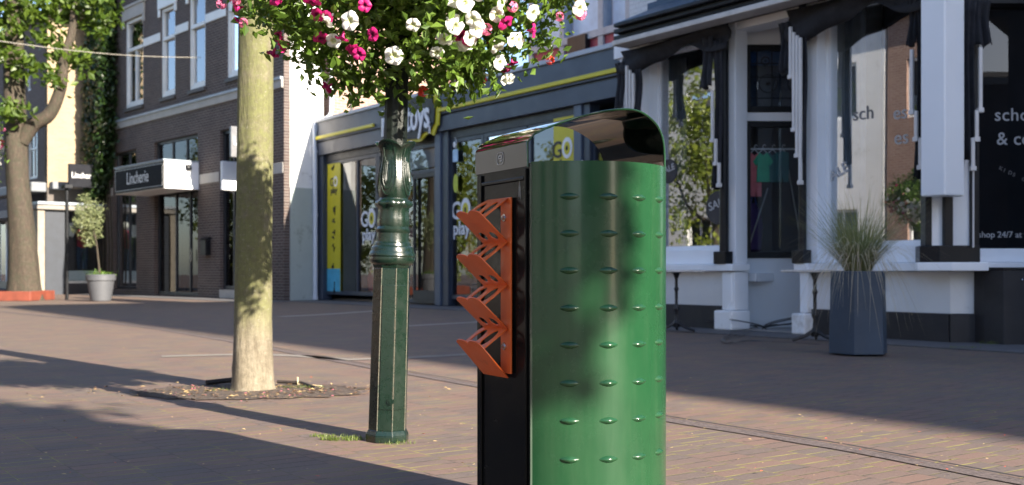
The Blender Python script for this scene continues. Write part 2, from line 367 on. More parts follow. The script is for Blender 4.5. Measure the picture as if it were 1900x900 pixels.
# ================================================================== WASTE BIN
BL = Vector((.048, 2.75, 0)); BU = Vector((-.482, .876, 0)); BV = Vector((.876, .482, 0))
bin_ = empty("waste_bin", BL, math.atan2(BV.y, BV.x), label="green steel waste bin with curved open lid and orange bottle rack", cat="waste bin")
# local frame: +x = to the right along the front chord, +y = towards the rear
def greenm():
    m, nt, b = nodes("bottle green enamel")
    c = mix(nt, ramp(nt, noise(nt, 5, 5, .6), .3, .7), (.009, .046, .018), (.012, .057, .022))
    c = mix(nt, ramp(nt, noise(nt, 70, 6, .8), .72, .80, 0, .5), c, (.30, .36, .28))
    tc = N(nt, "ShaderNodeTexCoord"); mp = N(nt, "ShaderNodeMapping"); mp.inputs['Scale'].default_value = (9, 9, .8); L(nt, tc.outputs['Object'], mp.inputs[0])
    streak = ramp(nt, noise(nt, 1.6, 6, .7, mp.outputs[0]), .5, .78, 0, .06)
    c = mix(nt, streak, c, (.22, .27, .18))
    L(nt, c, b.inputs['Base Color']); L(nt, ramp(nt, noise(nt, 7, 6, .7), .3, .75, .16, .36), b.inputs['Roughness'])
    b.inputs['Coat Weight'].default_value = .2; b.inputs['Coat Roughness'].default_value = .09
    b.inputs['Specular IOR Level'].default_value = .38; bump(nt, b, noise(nt, 9, 2), .03, .01)
    return m
green = greenm()
blackgloss = mat("glossy black enamel", (.006, .0065, .0065), .22, .2, 4, 0, coat=0, spec=.12, dirt=(.035, .035, .03), dirt_s=14, dirt_lo=.72)
W, RAD, RIM, DEP = .425, .245, 1.0, .30
half = math.asin(W/2/RAD); cy = RAD*math.cos(half)
arc = [(W/2+RAD*math.sin(t), cy-RAD*math.cos(t)) for t in [-half+2*half*i/40 for i in range(41)]]
b = MB()
outer = arc+[(W, DEP), (W-.004, DEP)]
inner = [(W/2+(RAD-.004)*math.sin(t)*.995, cy-(RAD-.004)*math.cos(t)) for t in [-half+2*half*i/40 for i in range(41)]]+[(W-.004, DEP-.004), (W-.004, DEP-.006)]
n = len(outer)
vs = [(p[0], p[1], .04) for p in outer]+[(p[0], p[1], RIM) for p in outer]+[(p[0], p[1], RIM) for p in inner]+[(p[0], p[1], .5) for p in inner]
fs = [(i, i+1, n+i+1, n+i) for i in range(n-1)]+[(n+i, n+i+1, 2*n+i+1, 2*n+i) for i in range(n-1)]+[(2*n+i, 2*n+i+1, 3*n+i+1, 3*n+i) for i in range(n-1)]
b.add(vs, fs)
# pressed lens-shaped studs in rows
zrow = HC+(HY-np.array([366, 434, 502, 571, 639, 709, 778, 849, 918, 987]))*2.75/FP
for z in zrow:
    for th in (-36, -12.5, 9.5, 31):
        t = R(th); c = Vector((W/2+RAD*math.sin(t), cy-RAD*math.cos(t), z)); nn = Vector((math.sin(t), -math.cos(t), 0)); tt = Vector((math.cos(t), math.sin(t), 0))
        vs = []; sg = 14; ring = 4
        for j in range(ring+1):
            q = 1-j/ring
            for k in range(sg):
                a = 2*math.pi*k/sg; uu = .0255*q*math.cos(a); ww = .0100*q*math.sin(a)*(1-.35*abs(math.cos(a)))
                hgt = .0085*(1-q*q)
                vs.append(c+tt*uu+nn*(hgt-uu*uu/(2*RAD)+.0002)+Vector((0, 0, ww)))
        b.add(vs, [(j*sg+k, j*sg+(k+1) % sg, (j+1)*sg+(k+1) % sg, (j+1)*sg+k) for j in range(ring) for k in range(sg)])
b.build("body", green, bin_, smooth=True, ang=50)
# side panel (left), rear panel, base
sp = MB(); sp.box(-.002, .012, -.001, DEP, .04, RIM-.002); sp.build("side_panel", blackgloss, bin_, bevel=.003)
sp = MB(); sp.box(-.008, -.002, .012, .022, .05, .985); sp.box(-.008, -.002, .262, .272, .05, .985); sp.box(-.008, -.002, .022, .262, .955, .965)
sp.build("panel_frame", blackgloss, bin_, bevel=.002)
MB().box(.013, W-.005, DEP-.014, DEP-.002, .04, RIM-.003).build("rear_panel", blackgloss, bin_, bevel=.002)
MB().prism([(p[0]*.94+W*.03, p[1]*.94+.012) for p in arc]+[(W*.97, DEP*.93), (W*.03, DEP*.93)], 0, .045).build("plinth", blackgloss, bin_)
MB().prism([(p[0]*.92+W*.04, p[1]*.9+.012) for p in arc]+[(W*.95, DEP*.9), (W*.05, DEP*.9)], .60, .915).build("inner_liner", mat("dark liner", (.012, .012, .013), .5, .2, 4), bin_)
# lid: a bent sheet on the bin
prof = [(-.004, .990), (-.005, 1.052), (.010, 1.074), (.035, 1.088), (.0724, 1.104), (.12, 1.120), (.1716, 1.134), (.225, 1.144), (.274, 1.148), (.312, 1.143), (.3446, 1.131), (.380, 1.114), (.4077, 1.090), (.424, 1.062), (.4310, 1.030), (.433, .996)]
def smoothline(p, it=2):
    for _ in range(it):
        q = [p[0]]
        for i in range(len(p)-1):
            a, c = p[i], p[i+1]; q += [(a[0]*.75+c[0]*.25, a[1]*.75+c[1]*.25), (a[0]*.25+c[0]*.75, a[1]*.25+c[1]*.75)]
        p = q+[p[-1]]
    return p
pf = prof[:3]+smoothline(prof[2:], 2)[1:]
def frontedge(x):                                            # the lid's open front follows the curved front, held back a little
    t = max(-1, min(1, (x-W/2)/RAD)); return (cy-RAD*math.sqrt(max(0, 1-t*t)))*.55+.006
b = MB(); vs = []; ny = 6; th = .0035
nrm = []
for i, p in enumerate(pf):
    a = pf[max(0, i-1)]; c = pf[min(len(pf)-1, i+1)]; d = Vector((c[0]-a[0], c[1]-a[1])).normalized(); nrm.append((-d.y, d.x))
for side in (0, 1):
    for i, p in enumerate(pf):
        q = (p[0]-nrm[i][0]*th*side, p[1]-nrm[i][1]*th*side)
        for j in range(ny+1):
            y = frontedge(p[0])*(1-j/ny)+(DEP+.004)*(j/ny); vs.append((q[0], y, q[1]))
m_ = ny+1; k_ = len(pf); fs = []
for i in range(k_-1):
    for j in range(ny):
        a = i*m_+j; fs.append((a, a+1, a+m_+1, a+m_)); a += k_*m_; fs.append((a+m_, a+m_+1, a+1, a))
    for j in (0, ny): a = i*m_+j; fs.append((a, a+m_, a+m_+k_*m_, a+k_*m_))
for i in (0, k_-1):
    for j in range(ny): a = i*m_+j; fs.append((a, a+1, a+1+k_*m_, a+k_*m_))
b.add(vs, fs)
lid = b.build("lid", mat("lid enamel black", (.005, .010, .007), .07, .2, 3, 0, coat=.35), bin_, smooth=True, ang=30)
lid["label"] = "black glossy arched lid open at front and back"
tb = MB(); tb.tube([(p[0], frontedge(p[0])-.001, p[1]-.0015) for p in pf], .0028, 6); tb.build("edge_trim", green, lid, smooth=True)
# maker's mark on the lid side
lm = mat("silver print", (.42, .42, .40), .4, .05, 8)
Mside = Matrix(((0, 0, -1, -.0062), (-1, 0, 0, 0), (0, 1, 0, 0), (0, 0, 0, 1)))   # 2D x -> -y (towards viewer's right), 2D y -> z
def rrect(w_, h_, r_, cx=0, cz=0, n_=5):
    out = []
    for (sx, sy, a0) in ((1, 1, 0), (-1, 1, 90), (-1, -1, 180), (1, -1, 270)):
        for i in range(n_+1):
            a = R(a0+90*i/n_); out.append((cx+sx*(w_/2-r_)+r_*math.cos(a), cz+sy*(h_/2-r_)+r_*math.sin(a)))
    return out
cx_, cz_ = -.155, 1.022
plate([rrect(.036, .032, .008, cx_, cz_), rrect(.033, .029, .0068, cx_, cz_)], .0008, "maker_mark", lm, lid, Mside)
plate([rrect(.020, .010, .003, cx_+.001, cz_+.004), rrect(.013, .004, .001, cx_+.001, cz_+.004)], .0008, "maker_mark", lm, lid, Mside)
plate([rrect(.010, .004, .001, cx_+.005, cz_-.006)], .0008, "maker_mark", lm, lid, Mside)
# white chip at the rim, rivets, weld seam
MB().ball((.105, frontedge(.105)*.0+arc[8][1]-.003, .997), .0055, 8, 6, (1, .6, 1.1)).build("paint_chip", mat("chip white", (.7, .7, .66), .6, .1, 20), bin_, smooth=True)
sm = MB(); sm.box(-.0035, .002, -.004, -.001, .045, .995); sm.build("seam_strip", mat("seam grey", (.03, .05, .035), .3, .1, 5), bin_)
plate([[(-.052, .915), (-.047, .905), (-.049, .93), (-.0535, .962), (-.058, .945), (-.060, .915)]], .0006, "scrape_mark", mat("pale scrape", (.20, .20, .18), .7, .4, 60), bin_, Matrix(((0, 0, -1, -.0026), (-1, 0, 0, 0), (0, 1, 0, 0), (0, 0, 0, 1))))
# orange rack
orange = mat("orange red powder coat", (.62, .115, .022), .38, .10, 8, .03, dirt=(.30, .075, .03), dirt_s=9, dirt_lo=.62)
rack = MB(); rack.box(-.0125, -.008, .084, .140, .452, .915); rack = rack.build("bottle_rack", orange, bin_, bevel=.001)
rack["label"] = "orange steel zigzag rack bolted to the bin side"
Y0, Y1 = .098, .238; P_ = .082
def ell(cx, cy_, a, b_, n_=18, tilt=0):
    return [(cx+a*math.cos(t)*math.cos(tilt)-b_*math.sin(t)*math.sin(tilt), cy_+a*math.cos(t)*math.sin(tilt)+b_*math.sin(t)*math.cos(tilt)) for t in [2*math.pi*i/n_ for i in range(n_)]]
def slope_M(x0, z0, x1, z1):                                # 2D x -> local +y, 2D y -> along the slope from (x0,z0) to (x1,z1)
    d = Vector((x1-x0, 0, z1-z0)); ln = d.length; d.normalize(); yv = Vector((0, 1, 0)); nv = yv.cross(d)
    M = Matrix(((yv.x, d.x, nv.x, x0), (yv.y, d.y, nv.y, 0), (yv.z, d.z, nv.z, z0), (0, 0, 0, 1))); return M, ln
for k in range(4):
    tip = .862-k*.1137; top = tip+.052; low = tip-.066 if k < 3 else tip-.080
    M, ln = slope_M(-.010, top, -P_, tip)
    wv = Y1-Y0; ol = [(Y0, 0), (Y1-.02, 0), (Y1, .02), (Y1, ln), (Y0, ln), (Y0, 0.0)][:-1]
    plate([ol, ell(Y0+wv*.27, ln*.55, .022, ln*.37), ell(Y0+wv*.72, ln*.55, .022, ln*.37)], .003, "rack_shelf", orange, rack, M)
    M, ln = slope_M(-P_-.012, tip+.010, -.012, low)
    teeth = []
    for i in range(29):
        q = i/28; teeth.append((Y1-(Y1-Y0)*q, -.002+.014*abs(math.sin(q*math.pi*2))**.6*-1+.004))
    ol = [(Y0, ln), (Y1, ln)]+teeth
    hs = [ell(Y0+wv*.30, ln*.74, .019, ln*.13), ell(Y0+wv*.72, ln*.74, .019, ln*.13)] if k < 3 else []
    plate([ol]+hs, .003, "rack_shelf", orange, rack, M)
steelm = mat("stainless bolt", (.55, .54, .52), .25, .1, 20, metal=1)
for z in (.862, .523):
    bb = MB(); bb.tube([(-.0125, .117, z), (-.0155, .117, z)], .010, 16); bb.tube([(-.0155, .117, z), (-.021, .117, z)], .0062, 6)
    bb.build("bolt", steelm, rack, smooth=True, ang=30)

# ================================================================== LAMP POST with flower basket
castg = None
def castmat():
    m, nt, b = nodes("dark green cast iron")
    c = mix(nt, ramp(nt, noise(nt, 9, 5, .6), .3, .7), (.004, .012, .0075), (.0055, .0165, .010))
    c = mix(nt, ramp(nt, noise(nt, 45, 6, .7), .70, .74, 0, .35), c, (.14, .17, .13))
    c = mix(nt, ramp(nt, noise(nt, 24, 7, .85), .66, .70, 0, .5), c, (.10, .085, .06))
    L(nt, c, b.inputs['Base Color']); L(nt, ramp(nt, noise(nt, 20, 5, .7), .3, .7, .16, .42), b.inputs['Roughness'])
    b.inputs['Coat Weight'].default_value = .35; b.inputs['Coat Roughness'].default_value = .15
    bump(nt, b, noise(nt, 35, 5, .6), .25, .004)
    return m
castg = castmat()
worn = mat("worn edge paint", (.12, .11, .08), .7, .5, 60, .4, dirt=(.03, .05, .035), dirt_s=60, dirt_lo=.5)
def make_lamp():
    root = empty("lamp_post", label="cast iron lamp post", cat="lamp post")
    oc = lambda r, ph=R(-115): [(r*math.cos(ph+i*math.pi/4), r*math.sin(ph+i*math.pi/4)) for i in range(8)]
    b = MB(); b.prism(oc(.094), 0, .028); b.prism(oc(.094), .028, .05, oc(.083)); b.prism(oc(.083), .05, .735, oc(.0795)); b.prism(oc(.0795), .735, .752, oc(.086))
    b.build("pedestal", castg, root, bevel=.0025)
    # raised strips outlining the access panel on the two faces towards the street
    v = lambda k, r: Vector((r*math.cos(R(-115)+k*math.pi/4), r*math.sin(R(-115)+k*math.pi/4), 0))
    rr = .0835; zz0, zz1 = .14, .665
    b = MB()
    def rail(p, q, r_=.0022): b.tube([p, q], r_, 6)
    def P(k, z, f=0):
        r_ = .083-(z-.05)/.685*.0035+.001; a = v(k, r_).lerp(v(k+1, r_), f); a.z = z; return a
    for k in (0, 1):
        rail(P(k, .05), P(k, .735), .0022)
    rail(P(2, .05), P(2, .735), .0022)
    b.build("edge_bead", worn, root, smooth=True)
    b = MB()
    for k in (0, 1):
        f0, f1 = (.10, .96) if k == 0 else (.04, .90)
        nrm = (v(k, 1)+v(k+1, 1)).normalized()*.0035
        q = [P(k, zz0, f0), P(k, zz0, f1), P(k, zz1, f1), P(k, zz1, f0)]
        b.add([p for p in q]+[p+nrm for p in q], [(0, 1, 2, 3), (7, 6, 5, 4), (0, 4, 5, 1), (1, 5, 6, 2), (2, 6, 7, 3), (3, 7, 4, 0)])
    pn = b.build("access_panel", castg, root, bevel=.0015)
    n0 = (v(0, 1)+v(1, 1)).normalized(); c0 = P(0, .176, .86)+n0*.004
    b = MB(); b.tube([c0, c0+n0*.006], .0145, 20); b.tube([c0+n0*.006, c0+n0*.010], .0065, 12); b.build("panel_lock", castg, pn, smooth=True, ang=30)
    pr = [(.080, .748), (.088, .752), (.094, .760), (.0975, .772), (.096, .782), (.099, .788), (.098, .797), (.094, .803), (.092, .812), (.090, .822), (.088, .826), (.080, .830), (.077, .842), (.071, .846), (.069, .862), (.068, .884), (.072, .890), (.073, .900), (.068, .908), (.064, .914)]
    MB().lathe(pr, 40).build("collar", castg, root, smooth=True, ang=28)
    pr = [(.063, .912), (.066, .925), (.065, .95), (.062, .975), (.064, .992), (.074, 1.000), (.077, 1.008), (.074, 1.018), (.062, 1.026), (.060, 1.032)]
    def leafring(a, r, z, j): return r*(1+.055*abs(math.cos(4*a))*(1 if j < 5 else .3)+(.05*math.cos(8*a) if 4 < j < 8 else 0))
    MB().lathe(pr, 72, fn=leafring).build("leaf_ring", castg, root, smooth=True, ang=40)
    pr = [(.058, 1.028), (.064, 1.045), (.068, 1.070), (.069, 1.10), (.067, 1.13), (.063, 1.16), (.059, 1.19), (.0575, 1.215), (.061, 1.235), (.068, 1.250), (.078, 1.262), (.087, 1.270), (.088, 1.276), (.078, 1.278), (.055, 1.268), (.046, 1.262)]
    def tulip(a, r, z, j):
        k = max(0, min(1, (z-1.05)/.2)); lob = abs(math.cos(2*(a+R(20))))**.5
        return r*(1-.16*k*(1-lob)) if r > .05 else r
    # petal tips dip between lobes
    t = MB(); t.lathe(pr, 96, fn=tulip)
    tv = []
    for (x, y, z) in t.v:
        a = math.atan2(y, x); k = max(0, (z-1.2)/.08); tv.append((x, y, z-.030*min(1, k)*(1-abs(math.cos(2*(a+R(20))))**.8)))
    t.v = tv; cap = t.build("capital", castg, root, smooth=True, ang=45)
    t = MB()
    for q in range(4):
        a0 = R(-20)+q*math.pi/2
        for (wd, zb, zt, rr_) in ((.62, 1.045, 1.245, .0046), (.40, 1.070, 1.205, .0040), (.22, 1.092, 1.19, .0034), (.09, 1.10, 1.185, .003)):
            pts = []
            for i in range(25):
                s_ = -1+2*i/24; a = a0+wd*math.sin(s_*math.pi/2)*(1.0 if wd < .5 else 1.0)
                u = abs(s_); z = zb+(zt-zb)*(u**2.2)
                narrow = 1-.35*max(0, (z-1.12)/.12); a = a0+(a-a0)*narrow
                rb = np.interp(z, [p[1] for p in pr[:11]], [p[0] for p in pr[:11]]); kk = max(0, min(1, (z-1.05)/.2)); lob = abs(math.cos(2*(a+R(20))))**.5
                rb *= (1-.16*kk*(1-lob)); pts.append(((rb+.0005)*math.cos(a), (rb+.0005)*math.sin(a), z))
            t.tube(pts, rr_, 6)
    t.build("relief", castg, cap, smooth=True)
    def flute(a, r, z, j): return r*(1-.045*abs(math.cos(6*a)))
    MB().lathe([(.0505, 1.255), (.050, 1.30), (.047, 2.0), (.040, 3.0), (.038, 3.30)], 72, fn=flute).build("shaft", mat("dark lamp iron", (.004, .007, .005), .5, .3, 12, .2, spec=.3), root, smooth=True)
    dk = MC["dark lamp iron"]
    b = MB(); b.lathe([(.05, 3.0), (.065, 3.02), (.05, 3.05)], 24); b.tube([(-.26, 0, 3.12), (.26, 0, 3.12)], .012, 8); b.ball((-.27, 0, 3.12), .022); b.ball((.27, 0, 3.12), .022)
    b.build("cross_arm", dk, root, smooth=True)
    b = MB(); sq = lambda r: [(r, r), (-r, r), (-r, -r), (r, -r)]
    b.prism(sq(.09), 3.30, 3.33, sq(.11)); 
    for sx, sy in ((1, 1), (1, -1), (-1, -1), (-1, 1)): b.tube([(sx*.11, sy*.11, 3.33), (sx*.19, sy*.19, 3.72)], .009, 6)
    b.prism(sq(.215), 3.72, 3.74); b.prism(sq(.21), 3.74, 3.90, sq(.05)); b.ball((0, 0, 3.93), .045)
    ln = b.build("lantern", dk, root)
    MB().prism(sq(.10), 3.335, 3.715, sq(.185)).build("lantern_glass", mat("milky lantern glass", (.7, .7, .66), .2, .05, 5), ln)
    return root
LP = Vector((-.533, 4.60, 0))
lamp = make_lamp(); lamp.location = LP; lamp.rotation_euler = (0, R(1.6), 0)
tag(lamp, "dark green cast iron lamp post with tulip capital beside the bin", "lamp post", "street lamps along the pavement")
lamp2 = copy_tree(lamp); lamp2.location = (-5.62, 10.5, 0); lamp2.rotation_euler = (0, 0, R(12))
tag(lamp2, "lamp post at left edge of view, reflected in boutique window", "lamp post", "street lamps along the pavement")

petal_w = petalmat("white petal", (.86, .86, .80), (.55, .60, .20)); petal_m = petalmat("magenta petal", (.56, .012, .17), (.10, .0, .05))
petal_p = petalmat("pink petal", (.80, .22, .38)); petal_r = petalmat("red petal", (.75, .06, .03))
leaf_fl = leafmat("basket leaf", (.045, .095, .012), (.14, .23, .03), .35)
def petunia_mesh(name, m, rr=.036, seed=0):
    rg = random.Random(seed); vs = [(0, 0, -.016)]; sg = 30; rings = ((.12, -.012), (.28, -.004), (.62, .003), (1.0, 0))
    for q, z in rings:
        for k in range(sg):
            a = 2*math.pi*k/sg; lob = 1+(.055*math.cos(5*a))*q; wv = .004*q*math.sin(5*a+1)+.003*q*math.sin(9*a+seed)
            vs.append((rr*q*lob*math.cos(a), rr*q*lob*math.sin(a), z+wv-(.006*q*q)))
    fs = [(0, 1+k, 1+(k+1) % sg) for k in range(sg)]
    for j in range(3): fs += [(1+j*sg+k, 1+j*sg+(k+1) % sg, 1+(j+1)*sg+(k+1) % sg, 1+(j+1)*sg+k) for k in range(sg)]
    o = len(vs)                                              # funnel behind the petals
    for q, z in ((.55, -.004), (.22, -.020), (.10, -.042)):
        for k in range(8): vs.append((rr*q*math.cos(k*math.pi/4), rr*q*math.sin(k*math.pi/4), z))
    for j in range(2): fs += [(o+j*8+k, o+(j+1)*8+k, o+(j+1)*8+(k+1) % 8, o+j*8+(k+1) % 8) for k in range(8)]
    me = bpy.data.meshes.new(name); me.from_pydata(vs, [], fs); me.materials.append(m); me.polygons.foreach_set("use_smooth", [True]*len(fs)); return me
def geranium_mesh(name, m, seed):
    rg = random.Random(seed); b = MB()
    for _ in range(16):
        d = Vector((rg.gauss(0, 1), rg.gauss(0, 1), rg.gauss(.3, 1))).normalized(); c = d*.024; t = d.orthogonal().normalized(); s_ = d.cross(t)
        for k in range(5):
            a = 2*math.pi*k/5+rg.random(); e = (t*math.cos(a)+s_*math.sin(a)); f_ = d.cross(e)
            b.add([c, c+e*.008+f_*.005+d*.002, c+e*.014+d*.001, c+e*.008-f_*.005+d*.002], [(0, 1, 2, 3)])
    me = bpy.data.meshes.new(name); me.from_pydata(b.v, [], b.f); me.materials.append(m); return me
PM = {'w': [petunia_mesh("white_petunia", petal_w, .037, s_) for s_ in range(3)], 'm': [petunia_mesh("magenta_petunia", petal_m, .036, s_) for s_ in range(3)],
      'p': [geranium_mesh("pink_geranium", petal_p, s_) for s_ in range(2)], 'r': [geranium_mesh("red_geranium", petal_r, s_+5) for s_ in range(2)]}
PN = {'w': 'white_petunia', 'm': 'magenta_petunia', 'p': 'pink_geranium', 'r': 'red_geranium'}
def make_basket():
    root = empty("flower_basket", cat="flower basket")
    rg = np.random.default_rng(3); rad = np.array([.77, .47, .56]); C0 = np.array([.04, -.04, 2.08])
    n_ = 680; d = rg.normal(0, 1, (n_, 3)); d /= np.linalg.norm(d, axis=1, keepdims=True)
    rr = .50+.50*rg.random((n_, 1))**.6
    wob = 1+.10*np.sin(5*np.arctan2(d[:, 1], d[:, 0])+1.3)[:, None]+.08*rg.normal(0, 1, (n_, 1))
    cc = C0+d*rr*rad*wob
    pts = np.repeat(cc, 26, 0)+rg.normal(0, .045, (n_*26, 3))
    nn = np.repeat(d, 26, 0)
    # trailing shoots below
    for i in range(60):
        a = rg.random()*2*math.pi; r0 = .25+.45*rg.random(); p = np.array([C0[0]+.70*r0*math.cos(a), .45*r0*math.sin(a), C0[2]-.53*math.sqrt(1-min(.95, r0**2))])
        ln_ = .03+.15*rg.random()
        q = p+np.array([0, 0, -1])*np.linspace(0, ln_, 14)[:, None]+rg.normal(0, .012, (14, 3)); pts = np.vstack([pts, q]); nn = np.vstack([nn, np.repeat([[math.cos(a), math.sin(a), 0]], 14, 0)])
    leaves("foliage", leaf_fl, root, pts, nn, .042, .6, 5, .8)
    b = MB()
    for z, r_ in ((2.12, .30), (2.02, .29), (1.90, .24)):
        b.tube([(r_*math.cos(t), r_*math.sin(t), z) for t in [2*math.pi*i/24 for i in range(25)]], .008, 6)
    for i in range(8):
        a = i*math.pi/4; b.tube([(.30*math.cos(a), .30*math.sin(a), 2.12), (.24*math.cos(a), .24*math.sin(a), 1.90), (.05*math.cos(a), .05*math.sin(a), 1.82)], .006, 6)
    b.build("basket_frame", MC["dark lamp iron"], root, smooth=True)
    b = MB(); b.lathe([(.05, 1.84), (.20, 1.89), (.26, 1.99), (.27, 2.11)], 24); b.build("basket_liner", mat("coir liner", (.05, .035, .02), .95, .4, 30, .6), root)
    cnt = 0
    def place(kind, dirv, rad_k):
        d = Vector(dirv).normalized(); p = Vector(C0)+Vector((d.x*rad[0], d.y*rad[1], d.z*rad[2]))*rad_k
        o = bpy.data.objects.new(PN[kind], random.choice(PM[kind])); COL.objects.link(o); o.parent = root; o.location = p
        f = (d+Vector((random.gauss(0, .35), random.gauss(0, .35)-.15, random.gauss(0, .3)+.05))).normalized()
        o.rotation_euler = f.to_track_quat('Z', 'Y').to_euler(); k = random.uniform(.68, .98)*(1.08 if kind == 'w' else 1); o.scale = (k, k, k)
    def pick(kind, n_, fn, front):
        c_ = 0
        while c_ < n_:
            v = Vector((random.gauss(0, 1), random.gauss(0, 1)-(front), random.gauss(-.55, .45)))
            if v.length < .1: continue
            v.normalize()
            if not fn(v): continue
            place(kind, v, random.uniform(1.02, 1.16)); c_ += 1
    random.seed(11)
    pick('w', 28, lambda v: v.y < .2 and v.x > .02, 1.1)
    pick('w', 52, lambda v: v.y < -.1 and .0 < v.x < .62 and -.85 < v.z < -.15, 1.3)
    pick('w', 14, lambda v: v.y < .2 and v.x < .0, 1.0)
    pick('w', 5, lambda v: v.y > .0, -.6)
    pick('m', 24, lambda v: v.y < .2 and v.x < .1, .8)
    pick('m', 20, lambda v: v.y < .3 and v.z < -.35, .8)
    pick('m', 12, lambda v: v.y < .2 and v.x > .3, .8)
    pick('m', 18, lambda v: v.y > .0, -.6)
    pick('p', 14, lambda v: v.y < .3, .8); pick('r', 7, lambda v: v.y < .3 and v.x > -.1, .8); pick('r', 10, lambda v: v.y > 0, -.6)
    return root
basket = make_basket(); basket.location = LP+Vector((.05, 0, 0))
tag(basket, "large ball of petunias round the lamp post beside the bin", "flower basket", "flower baskets on the lamp posts")
b2 = copy_tree(basket); b2.location = (-5.62, 10.5, .02); b2.rotation_euler = (0, 0, R(100))
tag(b2, "flower ball cut by the left edge, beside the big tree trunk", "flower basket", "flower baskets on the lamp posts")

# ================================================================== TREES
def barkmat(name, c1, c2, moss, mossz=None, lo=.45):
    m, nt, b = nodes(name); tc = N(nt, "ShaderNodeTexCoord"); mp = N(nt, "ShaderNodeMapping"); mp.inputs['Scale'].default_value = (1, 1, .22); L(nt, tc.outputs['Object'], mp.inputs[0])
    f = noise(nt, 22, 6, .65, mp.outputs[0]); c = mix(nt, ramp(nt, f, .35, .65), c1, c2)
    f2 = noise(nt, 7, 7, .75)
    if mossz:
        sx = N(nt, "ShaderNodeSeparateXYZ"); L(nt, tc.outputs['Object'], sx.inputs[0])
        zz = ramp(nt, sx.outputs[2], mossz[0], mossz[1]); mu = N(nt, "ShaderNodeMath", operation='MULTIPLY'); L(nt, zz, mu.inputs[0]); L(nt, ramp(nt, f2, lo-.15, lo+.08), mu.inputs[1]); fac = mu.outputs[0]
    else: fac = ramp(nt, f2, lo, lo+.15)
    c = mix(nt, fac, c, moss)
    c = mix(nt, ramp(nt, noise(nt, 34, 7, .8), .40, .62, 0, .55), c, mul(c1, .75))
    c = mix(nt, ramp(nt, noise(nt, 60, 6, .8), .58, .66, 0, .7), c, (.27, .26, .20))
    c = mix(nt, ramp(nt, noise(nt, 28, 5, .8), .63, .70, 0, .8), c, (.05, .035, .025))
    L(nt, c, b.inputs['Base Color']); b.inputs['Roughness'].default_value = .9
    bump(nt, b, f, .9, .012); return m
bark1 = barkmat("mossy bark", (.11, .09, .06), (.23, .20, .145), (.135, .14, .052), (.30, .55), .42)
bark2 = barkmat("brown bark", (.028, .020, .014), (.080, .057, .040), (.040, .038, .022))  # bark colour darkened to stand in for leaf shade on the large trunk
def trunk(name, parent, pts, rads, m, seed=0, seg=28, flare=0):
    rg = random.Random(seed); P = [Vector(p) for p in pts]; fine = []; fr = []
    for i in range(len(P)-1):
        for k in range(5):
            t = k/5; p0 = P[max(0, i-1)]; p1 = P[i]; p2 = P[i+1]; p3 = P[min(len(P)-1, i+2)]
            fine.append(.5*((2*p1)+(-p0+p2)*t+(2*p0-5*p1+4*p2-p3)*t*t+(-p0+3*p1-3*p2+p3)*t**3)); fr.append(rads[i]*(1-t)+rads[i+1]*t)
    fine.append(P[-1]); fr.append(rads[-1]); b = MB(); b.tube(fine, fr, seg)
    ph = [rg.random()*6 for _ in range(4)]; vs = []
    for j in range(len(fine)):
        for k in range(seg):
            v = Vector(b.v[j*seg+k]); a = 2*math.pi*k/seg; d = v-fine[j]
            q = 1+.045*math.sin(3*a+ph[0]+j*.15)+.02*math.sin(7*a+ph[1]+j*.3)+.015*rg.uniform(-1, 1)
            if flare and j < 5: q += flare*(1-j/5)**2*(.6+.4*abs(math.sin(2.5*a+ph[2])))
            vs.append(tuple(fine[j]+d*q))
    b.v = vs; return b.build(name, m, parent, smooth=True, ang=60)
leaf_t = leafmat("street tree leaf", (.05, .085, .012), (.13, .19, .025), .4)
leaf_y = leafmat("plain green leaf", (.045, .085, .015), (.12, .17, .03), .4)  # plain green leaf tones, varied per leaf
# near tree: mossy trunk
nt_ = empty("street_tree", (-1.565, 6.50, 0), 0, "slim mossy trunked tree between the lamp post and the lingerie shop", "tree")
trunk("trunk", nt_, [(0.0, 0, -.05), (0, 0, .10), (.005, 0, .35), (.01, 0, .9), (.015, .02, 1.6), (.02, .02, 2.4), (.02, .03, 3.3)], [.128, .122, .113, .108, .106, .102, .09], bark1, 2, 40, .45)
for i, (ax, ay, az) in enumerate(((.9, .5, 2.7), (-.8, .6, 2.8), (.2, -.8, 2.8), (.0, .1, 3.2))):
    trunk("limb", nt_, [(.02, .03, 3.2), (.02+ax*.4, .03+ay*.4, 3.2+az*.5), (.02+ax, .03+ay, 3.2+az)], [.075, .05, .02], bark1, i, 10)
p_, n__, _ = crown_pts((0, .3, 6.3), (1.5, 1.5, 1.2), 130, 22, .16, 5)
leaves("crown", leaf_t, nt_, p_, n__, .11, .7, 2)
# big tree at left, in its red planter
BT = Vector((-12.2, 27.0, 0)); s2 = 27/FP
bt = empty("large_tree", BT, 0, "thick forked tree growing from the red planter in the far left", "tree")
tp = lambda px, py: (((px-950)*s2-BT.x), 0, HC+(HY-py)*s2)
trunk("trunk", bt, [tp(47, 562), tp(45, 500), tp(40, 420), tp(33, 340), tp(29, 260), tp(26, 180), tp(24, 80), tp(26, -40), tp(30, -160)], [.42, .36, .31, .27, .27, .26, .24, .18, .12], bark2, 4, 26, .2)
trunk("limb", bt, [tp(40, 262), tp(62, 232), tp(92, 212), tp(112, 165), tp(119, 110), tp(134, 55), tp(140, -30)], [.20, .18, .16, .14, .12, .10, .07], bark2, 6, 14)
trunk("limb", bt, [tp(120, 120), (tp(100, 90)[0], .4, tp(100, 90)[2]), (tp(85, 50)[0], .8, tp(85, 50)[2])], [.08, .06, .03], bark2, 7, 8)
P_all = []; N_all = []
